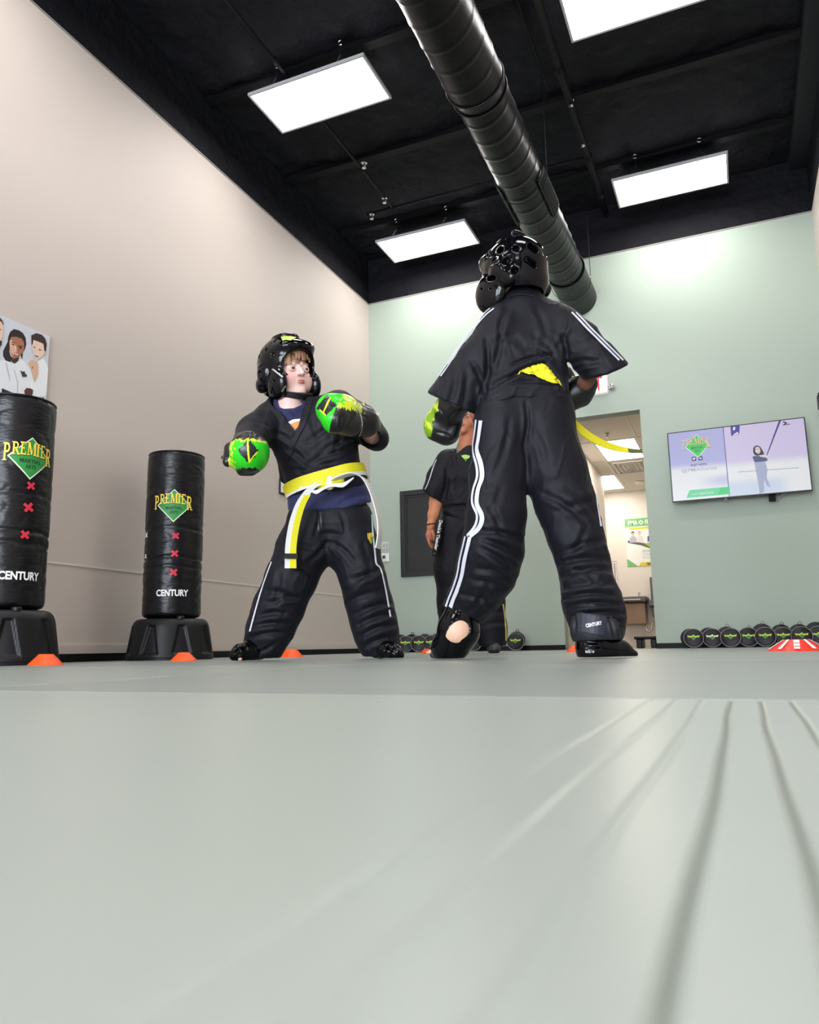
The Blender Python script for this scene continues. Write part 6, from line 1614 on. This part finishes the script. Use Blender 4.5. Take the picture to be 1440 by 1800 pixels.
for i, (dx_, ln, gz) in enumerate(((-3.5, 1.0, -.02), (-1.2, 1.08, .0), (1.4, 1.0, .02), (3.6, .86, .035))):
    b_ = (755.5+dx_*.6, 947+abs(dx_)*.2, g0-.045+gz, 2.35)
    chain(fd, [b_, (b_[0]+1.5, 947+9*ln, g0-.06+gz, 2.2), (b_[0]+6, 947+15*ln, g0-.06+gz, 2.0), (b_[0]+11, 947+20*ln, g0-.045+gz, 1.7)], .003)
chain(fd, [(760, 934, g0-.065, 2.9), (763.5, 943, g0-.085, 2.6), (765, 952, g0-.085, 2.2)], .005)
Vf, Ff = fd.mesh(1)
hd = Head(at(814, 738, g0), headframe(-14, 2, -3), 1.08)
Vh, Fh = hd.build_skin(.0034, neck=[(823, 760, g0, 14), (820, 780, g0, 13.5), (820, 796, g0, 15)], chub=1.0, ears=True)
base = (178, 112, 82)
ch = skin_cols(hd, Vh, base, (140, 78, 74), (46, 30, 26), (160, 88, 66), .25)
pb_ = proj(Vb)
V, F, Cc = join([(Vb, Fb, np.tile(lin((206, 138, 100))[:3], (len(Vb), 1))), (Vf, Ff, np.tile(lin((186, 116, 88))[:3], (len(Vf), 1))), (Vh, Fh, ch)])
bd = obj('body', V, F, m_skin, k3, smooth=True, cols=Cc)
hd.eyes(bd, -.2, (40, 26, 20))
fr = Field(hd.C-.2, hd.C+.2, .005); fr.u(hd.e((0, -.022, .04), (.080, .096, .086)), 0); fr.s(hd.e((0, -.016, .03), (.070, .090, .082)), 0); fr.s(hd.c((0, .07, .0), (0, .2, -.01), .058, .07), .01); fr.s(hd.c((0, .0, -.06), (0, .0, -.3), .15, .15), 0)
V, F = fr.mesh(1, lambda V, N: .003*vnoise(V, 60, 1)); obj('hair', V, F, mat('black_hair', (18, 16, 16), .6), k3, smooth=True)
gl_ = MB()
for q in (-1, 1):
    cx_ = q*.032; rg = [hd.w((cx_+.024*math.cos(a), .104-abs(cx_+.024*math.cos(a))*.22, .000+.018*math.sin(a))) for a in np.linspace(0, 2*PI, 25)]
    gl_.tube(rg, .0016, 6, 0, False); gl_.tube([hd.w((q*.056, .092, .006)), hd.w((q*.078, .05, .008)), hd.w((q*.082, -.01, .004))], .0016, 6)
gl_.tube([hd.w((-.008, .102, .004)), hd.w((0, .105, .008)), hd.w((.008, .102, .004))], .0015, 6)
gls = gl_.build('glasses', mat('silver_frame', (190, 180, 170), .25, metal=.9), k3, smooth=True)
m_lens = mat('spectacle_lens', (245, 245, 245), .03); m_lens.node_tree.nodes['Principled BSDF'].inputs['Transmission Weight'].default_value = 1; m_lens.node_tree.nodes['Principled BSDF'].inputs['IOR'].default_value = 1.1
for q in (-1, 1):
    cx_ = q*.032; rg = [hd.w((cx_+.0235*math.cos(a), .104-abs(cx_+.0235*math.cos(a))*.22, .0175*math.sin(a))) for a in np.linspace(0, 2*PI, 24, endpoint=False)]
    obj('lens', rg, [list(range(24))], m_lens, gls)
Tb = bvh(Vb, Fb)
rg = [at(757.5, 922, g0-.03)+(.031*math.cos(a))*RH+(.027*math.sin(a))*_G+UP*.004*math.cos(a) for a in np.linspace(0, 2*PI, 33)]
obj('bracelet', *tube_vf(rg, .0055, 8, False), mat('dark_bracelet', (40, 14, 12), .4), k3, smooth=True)
for (a_, b_, gq) in (((804, 1139), (800, 1141), .02), ((867, 1139), (870, 1140), -.05)):
    V, F = boot([(a_[0], a_[1], g0+gq+.08, 9), (a_[0], a_[1]+.5, g0+gq, 10), (b_[0], b_[1], g0+gq-.12, 10.5)], h=.005, zf=.001)
    so = obj('sneaker', V, F, mat('sneaker_black', (22, 22, 24), .5), k3, smooth=True); Tq = bvh(V, F)
    for k in range(7):
        stripe(Tq, [(b_[0]-7.5+k*2.5, 1135), (b_[0]-8+k*2.7, 1138.5), (b_[0]-8+k*2.7, 1142)], .004, 'toe_rib', mat('rib_grey', (84, 84, 86), .45), so, th=.004)
# padded practice stick held by the instructor, hanging beside the leg
a_, b_ = at(777, 905, g0-.11), at(764, 978, g0-.11); d_ = (b_-a_)
stick = empty('practice_stick', b_, 'black padded stick with white lettering, held in the instructor\'s hand', 'practice stick')
obj('padding', *tube_vf([a_, a_+d_*.02, a_+d_*.5, a_+d_*.98, b_], [.012, .021, .021, .021, .012], 24), mat('padding_black', (16, 16, 17), .55), stick, smooth=True)
Vt, Ft = fit_text('Double Thunder', .205, .022, .03)
X_ = d_/np.linalg.norm(d_); Nn = -_G; Y_ = np.cross(Nn, X_)*1.0; Y_ /= np.linalg.norm(Y_)
Vw = []
for v in Vt:
    ang = v[1]/.0215; Vw.append((a_+b_)/2+X_*v[0]+(.0225*math.sin(ang))*Y_+(.0225*math.cos(ang))*Nn)
obj('printed_lettering', Vw, Ft, m_white, stick)
for t in (.06, .94): obj('end_tape', *tube_vf([a_+d_*(t-.02), a_+d_*(t+.02)], .0222, 24), m_btape, stick)
